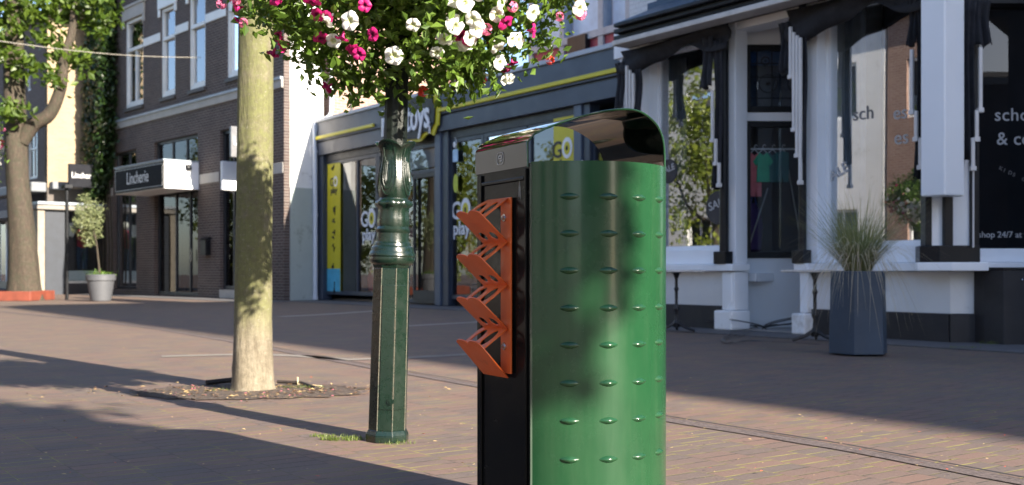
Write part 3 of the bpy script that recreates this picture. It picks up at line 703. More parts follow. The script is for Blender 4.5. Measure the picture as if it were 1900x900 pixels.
for (px, py, sy, rx, rz, nc, seed) in ((30, -70, 0, 2.6, 1.7, 110, 1), (5, 40, -.6, .8, .8, 36, 2), (70, 15, 0, 1.0, .6, 24, 3), (150, 0, .2, .9, .5, 30, 4), (12, 100, -.8, .5, .4, 16, 5), (95, 75, -.3, .6, .5, 12, 6),
                                   (145, 100, .2, .5, .5, 10, 7), (52, 215, -.7, .32, .25, 9, 8), (62, 125, -.6, .35, .3, 8, 9), (180, 30, .5, .4, .5, 10, 10), (100, 150, -.4, .3, .3, 5, 13)):
    c = tp(px, py); a_, b__, _ = crown_pts((c[0], sy, c[2]), (rx, min(rx, 1.6), rz), nc, 12, .13, seed, .2); P_all.append(a_); N_all.append(b__)
leaves("crown", leafmat("chestnut leaf", (.035, .070, .008), (.11, .165, .02), .4), bt, np.vstack(P_all), np.vstack(N_all), .21, .62, 4, .6)
redm = mat("red painted planter", (.17, .04, .022), .7, .25, 3, .3, dirt=(.10, .04, .03), dirt_s=2, dirt_lo=.6)
rp = empty("tree_planter", (-11.9, 27.0, 0), 0, "low red planter bench round the foot of the large tree", "planter")
b = MB(); Lp = 1.25; b.box(-Lp*1.35, .15, -.72, -.66, 0, .24); b.box(-Lp*1.35, .15, .66, .72, 0, .24); b.box(-Lp*1.35, -Lp*1.35+.06, -.66, .66, 0, .27); b.box(.09, .15, -.66, .66, 0, .24)
b.build("planter_wall", redm, rp, bevel=.02)
MB().box(-Lp*1.30, .08, -.655, .655, .0, .2).build("soil", mat("planter soil", (.05, .035, .025), .95, .3, 20, .5), rp)
# trees outside the frame (they throw the dappled shade; the bushy ones are added to fill reflections)
def off_tree(loc, hgt, crown_c, rad, ncl, per, leaf, seed, label, m=None, tr=.13, spread=.15, shell=.15):
    t = empty("street_tree", loc, 0, label, "tree")
    trunk("trunk", t, [(0, 0, -.05), (0, 0, .5), (.03, 0, hgt*.5), (0, .02, hgt)], [tr*1.1, tr, tr*.9, tr*.5], bark2, seed, 14)
    for q in range(4):
        a = q*1.6+seed; trunk("limb", t, [(0, 0, hgt*.75), (math.cos(a)*rad[0]*.4, math.sin(a)*rad[0]*.4, hgt*.95), (crown_c[0]+math.cos(a)*rad[0]*.7, crown_c[1]+math.sin(a)*rad[0]*.7, crown_c[2])], [tr*.45, tr*.3, .015], bark2, seed+q, 7)
    a_, b__, _ = crown_pts(crown_c, rad, ncl, per, spread, seed, shell); leaves("crown", m or leaf_y, t, a_, b__, leaf, .65, seed)
    return t
off_tree((3.835, -2.70, 0), 3.5, (.0, 0, 4.39), (1.38, 1.38, 1.2), 1500, 24, .14, 21, "street tree behind the viewer that shades the bin", spread=.09, shell=.0)
off_tree((-12.5, 15.5, 0), 2.6, (0, 0, 3.9), (1.9, 2.3, 2.9), 280, 26, .14, 22, "leafy tree across the street, reflected in the boutique glass", leafmat("yellowish green leaf", (.10, .15, .02), (.26, .30, .04), .4))  # leaf colour brighter and yellower than the street tree
off_tree((-15.5, 22.5, 0), 3.0, (0, 0, 4.2), (2.2, 2.4, 2.6), 200, 26, .15, 23, "leafy tree across the street, reflected in the toy shop glass", MC["yellowish green leaf"])
off_tree((-15.4, 27.8, 0), 1.6, (0, 0, 3.2), (1.75, 1.8, 2.9), 240, 26, .15, 24, "bushy tree added left of the large forked tree to fill toy shop reflections", MC["yellowish green leaf"])  # added to cover pale sky in the toy shop reflections

off_tree((-17.8, 32.6, 0), 1.8, (0, 0, 3.6), (1.9, 2.0, 3.2), 240, 26, .16, 25, "bushy tree added outside the left edge to darken toy shop reflections", MC["yellowish green leaf"])  # added to hide pale houses from the toy shop reflections
# ================================================================== LINGERIE SHOP (brown brick)
A = LIN; X = A.x; H = A.h
ls = A.empty("brick_building", label="brown brick two storey lingerie shop with white sash windows and ivy", cat="building")
xl, xr = X(196), X(527)
holes = []
def hole(pl, pr_, ptop, pbot, ref=None):                    # rectangle from pixels: left/right px, y of top and bottom measured at left px
    r_ = ref or pl; h = (X(pl), X(pr_), H(r_, pbot), H(r_, ptop)); holes.append(h); return h
up = [hole(233, 266, 41, 203), (X(299), X(325), H(299, 183), H(299, 18)), (X(351), X(381), H(351, 169), H(351, -8)), (X(421), X(452), H(421, 147), H(421, -46))]
holes += up[1:]
G1 = hole(211, 253, 285, 541); G1 = holes[-1] = (G1[0], G1[1], .18, G1[3])
D1 = hole(286, 367, 265, 552); D1 = holes[-1] = (D1[0], D1[1], .05, H(367, 247))
G3 = (X(408), X(500), .25, H(420, 240)); holes.append(G3)
wallholes(xl, xr, 0, 11.2, holes, 0, .28, "facade_wall", brick_dark, ls)
# side (gable) wall: white painted strip and pale brick
GB = Plane(LIN.world(xr)[0], LIN.world(xr)[1], math.atan2(.664, .748))
def sub(P, name, mb, m, parent, smooth=False, bevel=0):     # a part of another plane expressed in parent's frame
    M = parent.matrix_basis.inverted() @ Matrix.Translation((P.o[0], P.o[1], 0)) @ Matrix.Rotation(P.a, 4, 'Z')
    o = mb.build(name, m, None, smooth, bevel); o.parent = parent; o.matrix_basis = M; return o
bpy.context.view_layer.update()
ls_m = Matrix.Translation(ls.location) @ Matrix.Rotation(A.a, 4, 'Z'); ls.matrix_basis = ls_m
wx = GB.x(600)
sub(GB, "gable_white_wall", MB().box(.16, wx, .0, .25, 0, 11.2), white_wall, ls)
sub(GB, "gable_grey_wall", MB().box(.162, wx-.003, -.03, -.002, 0, GB.h(560, 349)), mat("grey green render", (.36, .40, .38), .8, .06, 1.5, .1, dirt=(.25, .28, .25), dirt_s=1.5), ls)
sub(GB, "gable_quoin", MB().box(.002, .158, .002, .25, 0, 11.2), brick_pale, ls)
sub(GB, "gable_brick_wall", MB().box(wx+.16, GB.x(872), .02, .25, 0, 11.2), brick_pale, ls)
MB().box(xl, xr, 6, 6.25, 0, 11.2).build("rear_wall", brick_dark, ls); MB().box(xl, xr+.0, 0.3, 6, 11.0, 11.2).build("roof", mat("roof felt", (.05, .05, .055), .9), ls)
MB().box(xl, xl+.25, .29, 5.99, 0, 10.99).build("end_wall", brick_dark, ls)
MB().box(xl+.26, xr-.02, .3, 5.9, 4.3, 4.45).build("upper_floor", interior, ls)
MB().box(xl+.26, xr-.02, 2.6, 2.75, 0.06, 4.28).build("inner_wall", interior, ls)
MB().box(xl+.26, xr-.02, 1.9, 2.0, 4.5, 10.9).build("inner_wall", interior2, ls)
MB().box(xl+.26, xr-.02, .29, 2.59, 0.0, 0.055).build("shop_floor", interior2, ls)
# string courses
def band(P, parent, px0, px1, pref, ytop, ybot, y0, m, name):
    MB().box(P.x(px0), P.x(px1), y0, -.003, P.h(pref, ybot), P.h(pref, ytop)).build(name, m, parent, bevel=.01)
band(A, ls, 200, 526, 298, 206, 220, -.05, stone_band, "string_course")
band(A, ls, 200, 526, 447, 163, 168.2, -.09, zinc, "lead_flashing")
for p0, p1 in ((267, 298), (326, 350), (382, 420), (453, 526)): band(A, ls, p0, p1, 266, 73, 88, -.025, white_frame, "stone_band")
for p0, p1 in ((196, 210), (371, 407), (501, 526)): band(A, ls, p0, p1, 371, 324, 342, -.02, stone_band, "stone_band")
for i, h in enumerate(up):
    x0, x1, z0, z1 = h; zt = z0+(z1-z0)*.66
    f = MB(); f.box(x0, x0+.09, .03, .16, z0, z1); f.box(x1-.09, x1, .03, .16, z0, z1); f.box(x0+.09, x1-.09, .03, .16, z1-.09, z1); f.box(x0+.09, x1-.09, .02, .17, z0, z0+.11); f.box(x0+.09, x1-.09, .01, .17, zt-.05, zt+.05)
    f.box(x0+.09, x0+.16, .06, .15, z0+.11, zt-.05); f.box(x1-.16, x1-.09, .06, .15, z0+.11, zt-.05); f.box(x0+.16, x1-.16, .06, .15, z0+.11, z0+.2)
    if i == 0: f.box((x0+x1)/2-.05, (x0+x1)/2+.05, .05, .15, z0+.2, zt-.05)
    wf = f.build("window", white_frame, ls, bevel=.006)
    MB().add([(x0+.08, .11, z0+.1), (x1-.08, .11, z0+.1), (x1-.08, .11, z1-.08), (x0+.08, .11, z1-.08)], [(0, 1, 2, 3)]).build("pane", pane_up, wf)
    MB().box(x0-.03, x1+.03, -.06, .03, z0-.10, z0).build("sill", mat("dark sill", (.06, .055, .055), .6), wf)
    b = MB(); b.box(x0-.14, x1+.14, -.06, -.003, z1+.003, z1+.36); b.box(x0-.20, x1+.20, -.10, -.004, z1+.36, z1+.44); b.box(x0-.14, x0-.01, -.05, -.004, z1-.22, z1); b.box(x1+.01, x1+.14, -.05, -.004, z1-.22, z1)
    b.build("lintel", stone_band if i == 0 else white_frame, wf, bevel=.01)
# ground floor glazing
greencurt = mat("blue green curtain", (.06, .095, .10), .8, .1, 4)
f = window(ls, G1[0], G1[1], G1[2], G1[3], .10, .07, mull=((G1[0]*.45+G1[1]*.55),), tran=(H(211, 345),), glass=pane_dark); 
MB().box(G1[0]+.1, (G1[0]+G1[1])/2, .35, .37, .3, 2.9).build("curtain", greencurt, ls)
f = window(ls, D1[0], D1[1], H(300, 316)+.02, D1[3], .10, .08, mull=(D1[0]+(D1[1]-D1[0])*.36, D1[0]+(D1[1]-D1[0])*.68), name="fanlight", glass=pane_dark)
f = window(ls, D1[0], D1[1], .05, H(300, 345), .12, .09, mull=(D1[0]+(D1[1]-D1[0])*.42, D1[0]+(D1[1]-D1[0])*.74), name="shop_door", glass=pane_dark)
b = MB(); xh = D1[0]+(D1[1]-D1[0])*.80; b.tube([(xh, .08, 1.0), (xh, .08, 1.35)], .015, 8); b.build("handle", steelm, f)
MB().box(D1[0]+.12, D1[0]+.7, .5, .52, .2, 3.0).build("curtain", greencurt, ls)
f = window(ls, G3[0], G3[1], G3[2], G3[3], .10, .09, mull=(X(427),), tran=(), glass=pane_dark)
MB().box(G3[0]+.1, X(424), .35, .37, .35, 4.0).build("curtain", greencurt, ls)
MB().box(G3[0], G3[1], -.02, .1, .02, .24).build("window_plinth", stone_band, ls)
# display boxes behind right window
for k in range(3):
    o = MB().box(-.18, .18, -.12, .12, 0, .28).build("stacked_box", mat("cream box", (.55, .48, .42), .7), None, bevel=.01)
    o.location = A.world(X(436), .55, .30+.285*k); o.rotation_euler = (0, 0, A.a+.05*k)
    tag(o, ["bottom cream box behind the right lingerie window", "middle cream box behind the right lingerie window", "top cream box behind the right lingerie window"][k], "box")
    MB().box(-.19, .19, -.13, .13, .2, .284).build("box_lid", mat("red brown lid", (.3, .12, .1), .6), o, bevel=.005)
    if k == 0: MB().box(-.3, .3, -.25, .25, -.25, -.003).build("display_plinth", interior2, ls).location = (X(436), .6, .30)
# canopy sign box
sg_ = A.empty("canopy_sign", label="box canopy over lingerie shop door, black front with white end", cat="shop sign")
Y_ = -1.0; cx0, cx1 = X(214, Y_), X(305, Y_); cz0, cz1 = H(305, 349, Y_), H(305, 297, Y_)
MB().box(cx0, cx1, Y_, -.01, cz0, cz1).build("canopy_box", mat("white canopy panel", (.78, .79, .80), .35, .03, 2), sg_, bevel=.01)
MB().box(cx0-.004, cx1-.02, Y_-.02, Y_-.002, cz0+.02, cz1-.03).build("front_panel", mat("black sign face", (.010, .010, .011), .7, spec=.15), sg_)
b = MB(); b.box(cx0-.02, cx1+.012, Y_-.035, .0-.02, cz1+.002, cz1+.035); b.build("top_trim", zinc, sg_)
b = MB()
for z in (cz0+.07, cz1-.09): b.box(cx0+.05, cx1-.06, Y_-.026, Y_-.0205, z, z+.018)
for x_ in (cx0+.05, cx1-.078): b.box(x_, x_+.018, Y_-.0262, Y_-.0206, cz0+.088, cz1-.09)
b.build("border_line", lm, sg_)
text("Lincherie", .50, mat("white lettering", (.75, .75, .75), .5), sg_, (cx0+(cx1-cx0)*.27, Y_-.026, cz0+.24), width=(cx1-cx0)*.44)
b = MB(); q = (.28*cx1, 0); b.ball((cx1+.05, -.33, cz1-.17), .075, 12, 8, (.7, 1.2, 1)); b.box(cx1+.001, cx1+.04, -.41, -.26, cz1-.14, cz1-.08); b.build("spotlight", black_paint, sg_, smooth=True, ang=40)
# projecting signs
def proj_sign(name, px0, px1, py0, py1, wallpx, label, txt, m, tw=.7):
    # plate square to the view line down the street: perpendicular to the facade
    dep = -(1.0); o = A.empty(name, A.x(wallpx), 0, 0, label=label, cat="shop sign")
    hz0, hz1 = A.h(wallpx, py1, -.3), A.h(wallpx, py0, -.3)
    x_ = 0; y0 = -1.0 if px0 > 300 else -.95
    # find protrusions whose projection matches px0/px1
    def yof(px):
        best = min((abs((lambda w_: 950+FP*w_.x/w_.y)(A.world(A.x(wallpx), yy))-px), yy) for yy in [i*-.01 for i in range(0, 260)]); return best[1]
    ya, yb = yof(px0), yof(px1)
    MB().box(-.05, .05, ya, yb, hz0, hz1).build("sign_plate", m, o, bevel=.01)
    b = MB()
    for z in (hz0+.15, hz1-.15): b.tube([(0, yb, z), (0, 0, z)], .018, 8)
    b.build("bracket", black_paint, o)
    M = Matrix(((0, 0, 1, 0), (1, 0, 0, 0), (0, 1, 0, 0), (0, 0, 0, 1)))
    text(txt, (hz1-hz0)*.36, MC["white lettering"], o, (.056, ya+(yb-ya)*.10, hz0+(hz1-hz0)*.40), width=(yb-ya)*.80, M=M)
    return o
proj_sign("projecting_sign", 127, 181, 304, 347, 203, "square black projecting sign with white name beside the ivy", "Lincherie", mat("dark sign plate", (.010, .011, .015), .7, spec=.15))
proj_sign("projecting_sign", 427, 478, 234, 291, 490, "grey projecting sign partly hidden behind the mossy tree trunk", "Lincherie", mat("grey brushed plate", (.18, .18, .185), .35, metal=.5))
w3 = A.empty("hanging_light_box", X(452), 0, 0, label="white blank light box hanging under the grey projecting sign", cat="shop sign")
MB().box(-.06, .06, -.62, -.12, H(433, 357), H(433, 305)).build("light_box", mat("white canopy panel", (.78, .79, .80)), w3, bevel=.015)
MB().tube([(0, -.3, H(433, 305)), (0, -.3, H(433, 290))], .02, 8).build("bracket", black_paint, w3)
# pole with the left sign and small things
pl = A.empty("sign_pole", 0, 0, 0, label="thin black post under the square black sign", cat="post")
ww = gp(124, 556); pl.location = (ww.x, ww.y, 0); k = ww.y/FP
b = MB(); b.tube([(0, 0, 0), (0, 0, HC+(HY-350)*k)], .045, 10); b.build("post", black_paint, pl, smooth=True)
b = MB(); b.box(-.16, .16, -.1, .1, HC+(HY-350)*k, HC+(HY-343)*k); b.build("post_cap", black_paint, pl, bevel=.01)
mb_ = A.empty("letter_box", X(386), 0, 0, label="black wall letter box on the brick pier", cat="letter box")
b = MB(); z0, z1 = H(386, 474), H(386, 445); b.prism([(-.17, -.16), (.17, -.16), (.17, -.003), (-.17, -.003)], z0, z1); b.build("box_body", black_paint, mb_, bevel=.015)
MB().prism([(-.19, -.19), (.19, -.19), (.19, -.003), (-.19, -.003)], z1+.002, z1+.07, [(-.19, -.06), (.19, -.06), (.19, -.003), (-.19, -.003)]).build("box_lid", black_paint, mb_)
# ivy on the left corner
iv = A.empty("ivy", xl, -.05, 0, label="dark ivy climbing the left corner of the brick shop", cat="climbing plant")
rg = np.random.default_rng(9); pts = []; nn = []
for i in range(9500):
    z = 3.0+6.8*rg.random(); wd = np.interp(z, [3.0, 3.8, 5.0, 6.5, 9.8], [.35, .9, 1.2, 1.1, 1.0]); lf = np.interp(z, [3.0, 3.8, 5.0, 6.5, 9.8], [-.4, -.5, -.6, -.5, -.3])
    pts.append((lf+wd*1.35*rg.random()+.12*rg.normal(), -.55*rg.random()**1.3, z)); nn.append((0, -1, .2))
leaves("foliage", leafmat("ivy leaf", (.010, .024, .006), (.030, .060, .012), .15, .35), iv, pts, nn, .14, .85, 3, .55)
b = MB()
for q in range(5):
    x_ = -.3+.25*q; b.tube([(x_, -.03, 0), (x_+.1, -.04, 1.5), (x_-.08, -.05, 3.2), (x_+.05, -.1, 6), (x_, -.1, 9)], [.03, .028, .024, .02, .01], 6)
b.build("stem", bark2, iv, smooth=True)
# overhead wire
wa = Vector(((-2-950)/FP*24, 24, HC+(HY-76)*24/FP)); wb = A.world(X(375), -.02, H(375, 107))
pts = [wa.lerp(wb, i/16)-Vector((0, 0, .10*math.sin(math.pi*i/16))) for i in range(17)]
pts = [wa-(wb-wa)*.5]+pts
tag(MB().tube(pts, .008, 6).build("overhead_wire", mat("pale wire", (.30, .28, .24), .5)), "thin pale wire spanning the street to the brick shop", "wire")
# downpipe
dp = GB.empty("downpipe", GB.x(581), -.10, 0, label="white drainpipe with elbow between white wall and toy shop", cat="drainpipe")
g2 = lambda px, py: (GB.x(px)-GB.x(581), 0, GB.h(px, py))
b = MB(); b.tube([(0, 0, .02), g2(581, 400), g2(580, 275)], .058, 12); b.tube([g2(580, 278), g2(580, 235), g2(583, 228), g2(606, 218), g2(611, 208), g2(612, 60), g2(612, -60)], .05, 12)
b.build("pipe", mat("pale grey pipe", (.58, .62, .68), .35, .05, 4), dp, smooth=True)
b = MB()
for py in (282, 400): p = g2(580, py); b.lathe([(.066, p[2]-.03), (.07, p[2]), (.066, p[2]+.03)], 14)
b.lathe([(.062, .02), (.075, .06), (.062, .12)], 14); p = g2(588, 243); b.box(p[0]-.10, p[0]+.12, -.06, .06, p[2]-.03, p[2]+.14)
b.build("pipe_socket", MC["pale grey pipe"], dp, smooth=True, ang=30)

# ================================================================== TOY SHOP
A = TOY; X = A.x; H = A.h
ts = A.empty("toy_shop_building", label="low slate blue toy shop with long fascia and yellow stripe", cat="building")
TL = X(1180); hb, ht = H(600, 288.4), H(600, 228)
MB().box(-.12, TL, -.12, .5, hb+.40*(ht-hb)+.02, ht).build("upper_fascia", navy, ts, bevel=.006)
MB().box(-.12, TL, -.10, .45, hb, hb+.40*(ht-hb)-.02).build("lower_fascia", navy, ts, bevel=.006)
MB().box(-.11, TL, -.06, .4, hb+.40*(ht-hb)-.019, hb+.40*(ht-hb)+.019).build("fascia_recess", dark_frame, ts)
MB().box(-.16, TL, -.17, .6, ht+.001, ht+.085).build("capping", grey_cap, ts, bevel=.01)
ys = H(594.3, 257.3); MB().box(.02, X(704), -.165, -.122, ys-.045, ys+.03).build("yellow_stripe", yellow, ts, bevel=.01); MB().box(X(814), TL, -.165, -.122, ys-.045, ys+.03).build("yellow_stripe", yellow, ts, bevel=.01)
MB().box(0, TL, .5, 8, ht-.25, ht-.05).build("roof", MC["roof felt"], ts)
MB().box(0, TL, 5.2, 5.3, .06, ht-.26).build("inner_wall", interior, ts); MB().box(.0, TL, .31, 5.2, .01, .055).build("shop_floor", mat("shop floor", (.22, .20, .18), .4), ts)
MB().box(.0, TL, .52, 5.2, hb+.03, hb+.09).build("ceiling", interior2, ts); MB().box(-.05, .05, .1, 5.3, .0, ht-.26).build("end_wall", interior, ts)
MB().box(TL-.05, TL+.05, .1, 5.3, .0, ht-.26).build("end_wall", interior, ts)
# pilasters
sillz = .16
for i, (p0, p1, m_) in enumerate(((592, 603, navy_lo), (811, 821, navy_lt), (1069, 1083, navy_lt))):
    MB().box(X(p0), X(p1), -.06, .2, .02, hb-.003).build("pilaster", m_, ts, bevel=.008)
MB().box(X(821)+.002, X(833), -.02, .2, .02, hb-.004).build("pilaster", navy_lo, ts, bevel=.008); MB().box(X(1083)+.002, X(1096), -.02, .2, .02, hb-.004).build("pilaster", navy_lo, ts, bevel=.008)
def tw(p0, p1, mull=(), tran=(), name='window', z0=sillz, z1=None, glass=None):
    return window(ts, X(p0, .05), X(p1, .05), z0, (z1 or hb-.003), .05, .085, navy_lo, glass or pane, [X(m_, .05) for m_ in mull], tran, name)
hd = hb-.17
MB().box(X(603)+.002, X(811)-.002, .03, .2, hd, hb-.005).build("header", dark_frame, ts)
MB().box(X(833)+.002, X(1069)-.002, .03, .2, hd, hb-.005).build("header", dark_frame, ts)
wA = tw(604, 700, (662,), (), z1=hd-.003)
tw(700.5, 810, (745,), (H(780, 318),), "shop_door", .05, hd-.003)
b = MB(); b.box(X(766), X(768.5), .0, .05, .1, H(780, 322)); b.box(X(805), X(808), .0, .05, .1, H(780, 322)); b.box(X(768.5)+.002, X(805)-.002, .0, .05, .1, .32); b.box(X(768.5)+.002, X(805)-.002, .0, .05, H(780, 330), H(780, 322)); b.build("door_leaf", dark_frame, ts)
MB().box(X(746), X(809), .14, .16, H(780, 315)+.05, hd-.1).build("transom_blind", mat("pale blind", (.42, .45, .48), .7), ts)
wC = tw(834, 897, (), (), z1=hd-.003); tw(898, 978, (), (), z1=hd-.003); wE = tw(980, 1068, (), (), z1=hd-.003); tw(1097, 1150, (), (), z1=hd-.003)
# brackets on the fascia
for i, px in enumerate((598, 820)):
    b = MB(); x_ = X(px); b.tube([(x_-.22, -.14, hb+.24), (x_-.04, -.30, hb+.14), (x_, -.30, hb+.08), (x_, -.30, hb-.05)], .018, 8)
    o = b.build("banner_hook", mat("steel white hook", (.6, .6, .62), .4), ts, smooth=True)
# name sign
ns = A.empty("name_sign", label="toy shop name sign, white letters on black with yellow outline", cat="shop sign")
sx0, sx1 = X(705, -.2), X(812, -.2); zb_ = H(780, 243, -.2); zt_ = H(780, 193, -.2)
wl = (sx1-sx0)
def blob(x0, x1, z0, z1, k, n_=60, amp=.06, sh=0):
    out = []
    for i in range(n_):
        t = 2*math.pi*i/n_; c_, s_ = math.cos(t), math.sin(t)
        out.append(((x0+x1)/2+(x1-x0)/2*abs(c_)**.5*(1 if c_ > 0 else -1)+amp*.5*math.sin(k*t)+sh, (z0+z1)/2+(z1-z0)/2*abs(s_)**.6*(1 if s_ > 0 else -1)+amp*math.sin(k*t*.9+1)))
    return out
Mw = lambda y: Matrix.Translation((0, y, 0)) @ XZ
plate([blob(sx0+.05, sx1, zb_-.16, zt_+.20, 11, 90, .055)], .03, "yellow_outline", yellow, ns, Mw(-.145))
plate([blob(sx0, sx1-.13, zb_-.10, zt_+.17, 11, 90, .045)], .03, "black_backing", black_paint, ns, Mw(-.18))
wt = mat("white letter", (.80, .81, .84), .4, .03, 4)
text("intertoys", .86, wt, ns, (sx0+.10, -.21, zb_+.05), width=wl-.42, ext=.012, off=.012)
# stickers "GO play"
def goplay(root, cx, z, s_, dark=False, y=.03):
    m_ = mat("black letter", (.02, .02, .02), .5) if dark else wt
    text("G", s_*1.15, m_, root, (cx-s_*.80, y, z), off=.008*s_*2, ext=.003)
    plate([ell(cx+s_*.42, z+s_*.42, s_*.40, s_*.52, 28)], .006, "letter_o", wt, root, Mw(y))
    plate([ell(cx+s_*.42, z+s_*.40, s_*.24, s_*.32, 24)], .006, "letter_o", yellow, root, Mw(y-.005))
    plate([ell(cx+s_*.42, z+s_*.40, s_*.085, s_*.13, 16)], .006, "letter_o", black_paint, root, Mw(y-.009))
    text("play", s_*.88, m_, root, (cx-s_*.62, y, z-s_*.72), off=.008*s_*2, ext=.003)
def sticker(px, py, s_, label, dark=False, y=.095):
    r = A.empty("window_lettering", label=label, cat="lettering"); goplay(r, X(px, y), H(px, py, y), s_, dark, y-.02); return r
sticker(684, 420, .44, "white GO play lettering on the glass left of the lamp post")
sticker(856, 406, .44, "white GO play lettering on the glass left of the waste bin")
def banner(p0, p1, y, zlo, zhi, label, base_blue=False):
    r = A.empty("window_banner", label=label, cat="banner"); x0, x1 = X(p0, y), X(p1, y)
    MB().box(x0, x1, y-.01, y, zlo, zhi).build("banner_sheet", yellow, r)
    if base_blue: MB().prism([(x0, y-.016), (x1, y-.016), (x1, y-.011), (x0, y-.011)], zlo+.0, zlo+.55).build("blue_foot", mat("sky blue print", (.08, .42, .62), .5), r)
    return r, x0, x1
r, x0, x1 = banner(608, 632, .06, .24, hd-.06, "tall yellow banner at left end of toy shop window", True)
goplay(r, (x0+x1)/2, H(620, 345, .06), .25, True, .045)
bk = mat("black letter", (.02, .02, .02)); rgs = random.Random(4)
for z, a in ((H(620, 307), .5), (H(620, 388), 1.2), (H(620, 410), .1), (H(620, 437), 2.2), (H(620, 460), .9), (H(620, 492), .7), (H(620, 534), 1.5)):
    b = MB(); c_ = (x0+x1)/2+rgs.uniform(-.08, .1)
    for q in range(4):
        d = a+rgs.uniform(-.7, .7); l_ = rgs.uniform(.06, .17); ox, oz = rgs.uniform(-.05, .05), rgs.uniform(-.08, .08)
        b.tube([(c_+ox-l_*math.cos(d)*.5, .046, z+oz-l_*math.sin(d)*.5), (c_+ox+l_*math.cos(d)*.5, .046, z+oz+l_*math.sin(d)*.5)], [.012, rgs.uniform(.015, .03)], 6)
    b.build("doodle", bk, r)
r, x0, x1 = banner(1028, 1068, .03, .5, hd+.02, "yellow banner seen through the bin opening")
goplay(r, (x0+x1)/2-.06, H(1048, 291, .03), .36, True, .012)
# small door tag, oval sticker
tg = A.empty("door_tag", label="small pale blue notice hanging in the toy shop glass", cat="notice")
x_ = X(843); b = MB(); b.box(x_-.09, x_+.09, .02, .03, H(843, 300), H(843, 277)); b.build("tag_card", mat("pale blue card", (.45, .66, .85), .5), tg); b = MB(); b.tube([(x_, .025, H(843, 277)), (x_+.05, .025, H(843, 265)), (x_-.01, .025, H(843, 255))], .006, 6); b.ball((x_-.03, .02, H(843, 268)), .05, 10, 6, (1, .2, 1.3)); b.build("tag_string", wt, tg)
o = plate([ell(0, 0, .085, .19, 24)], .006, "oval_sticker", mat("lime sticker", (.50, .56, .05), .5), None, XZ); o.location = A.world(X(843), .03, H(843, 340)); o.rotation_euler = (0, 0, A.a); tag(o, "lime green oval sticker on toy shop glass", "sticker")
# goods behind the glass
cols = [(.55, .05, .04), (.65, .55, .05), (.05, .2, .5), (.5, .5, .5), (.08, .35, .12), (.5, .2, .05), (.35, .05, .25), (.6, .6, .58)]
pm = [mat("toy box %d" % i, tuple(v*.8 for v in c), .5, .2, 12) for i, c in enumerate(cols)]
def rackunit(P, x0, x1, y, tops, label, group_label, seed, bh=(.12, .3)):
    rk = P.empty("display_shelf", label=label, cat="shelf"); b = MB()
    for z in tops: b.box(x0, x1, y, y+.4, z-.02, z)
    b.build("shelf_board", interior2, rk); b = MB()
    for x_ in (x0, x1-.03): b.box(x_, x_+.03, y+.005, y+.395, .06, max(tops)+.4)
    b.build("shelf_upright", interior2, rk)
    rr_ = random.Random(seed)
    for z in tops:
        x_ = x0+.06
        while x_ < x1-.3:
            w_ = rr_.uniform(.14, .34); hh = rr_.uniform(*bh)
            bb = MB(); bb.box(-w_/2+.01, w_/2-.01, -.12, .12, 0, hh); bo = bb.build("toy_box", rr_.choice(pm), None, bevel=.006)
            bo.location = P.world(x_+w_/2, y+.15, z+.003); bo.rotation_euler = (0, 0, P.a); tag(bo, group_label, "toy box", group_label); x_ += w_+rr_.uniform(.0, .12)
rackunit(A, X(636), X(700), 1.0, (.6, 1.05, 1.5, 1.95, 2.4), "white display shelves behind the left toy shop window", "coloured toy box on shelves behind the left toy shop window", 1)
rackunit(A, X(768), X(808), 1.6, (.5, 1.0, 1.5, 2.0), "dim shelves behind the toy shop door", "coloured toy box on shelves behind the toy shop door", 2)
rackunit(A, X(836), X(900), .5, (.5, 1.0), "low display shelves behind the window beside the bin", "coloured toy box on low shelves beside the bin", 3, (.2, .4))
rackunit(A, X(990), X(1026), .6, (.6, 1.3, 2.0, 2.55, 3.0), "shelves seen through the bin opening", "coloured toy box on shelves seen through the bin opening", 4)
def skittle(x_, y, z, s_, m_, label, m2=None):
    r = A.empty("toy_figure", x_, y, z, label=label, cat="toy"); MB().lathe([(.05*s_, 0), (.10*s_, .02*s_), (.11*s_, .2*s_), (.07*s_, .36*s_), (.04*s_, .42*s_)], 16).build("toy_body", m_, r, smooth=True)
    MB().ball((0, 0, .50*s_), .10*s_).build("toy_head", m2 or m_, r, smooth=True)
skittle(X(671), .35, .25, 1.6, pm[0], "red toy figure low behind the left toy shop glass", wt)
skittle(X(683), .35, .25, 1.1, pm[1], "yellow toy figure low behind the left toy shop glass")
skittle(X(852), .3, .7, 1.5, pm[0], "red toy figure behind the glass beside the orange rack")
skittle(X(878), .3, .75, 1.0, pm[1], "yellow toy figure behind the glass beside the orange rack")
skittle(X(886), .3, .35, 1.0, wt, "white toy figure low behind the glass beside the orange rack")

# panelled building behind the toy shop
PB = Plane(*TOY.world(X(1180), 5.2)[:2], STREET)
pb = PB.empty("panelled_building", label="upper floor with maroon panels and curtained windows behind toy shop", cat="building")
maroon = mat("maroon panel", (.26, .04, .065), .6, .06, 2); pgr = mat("blue grey mullion", (.26, .30, .36), .5)
PL, PR = PB.x(985), PB.x(1240); zs = PB.h(1048, 78)
MB().box(PL, PR, .05, .4, 0, zs-.09).build("panel", maroon, pb); MB().box(PL-.1, PR, -.05, .4, zs-.09, zs+.08).build("sill", pgr, pb)
MB().box(PL, PR, .3, .35, zs+.1, zs+4).build("curtain", mat("pale blue curtain", (.60, .72, .85), .8, .12, 3), pb)
b = MB()
for px in (985, 1043, 1115, 1166, 1215): x_ = PB.x(px); b.box(x_-.09, x_+.09, -.02, .295, 0, zs+4)
b.build("mullion", pgr, pb); MB().add([(PL, .12, zs+.085), (PR, .12, zs+.085), (PR, .12, zs+4), (PL, .12, zs+4)], [(0, 1, 2, 3)]).build("pane", glassmat("clear far glass", .0, (.95, .97, 1), fres=.45), pb)
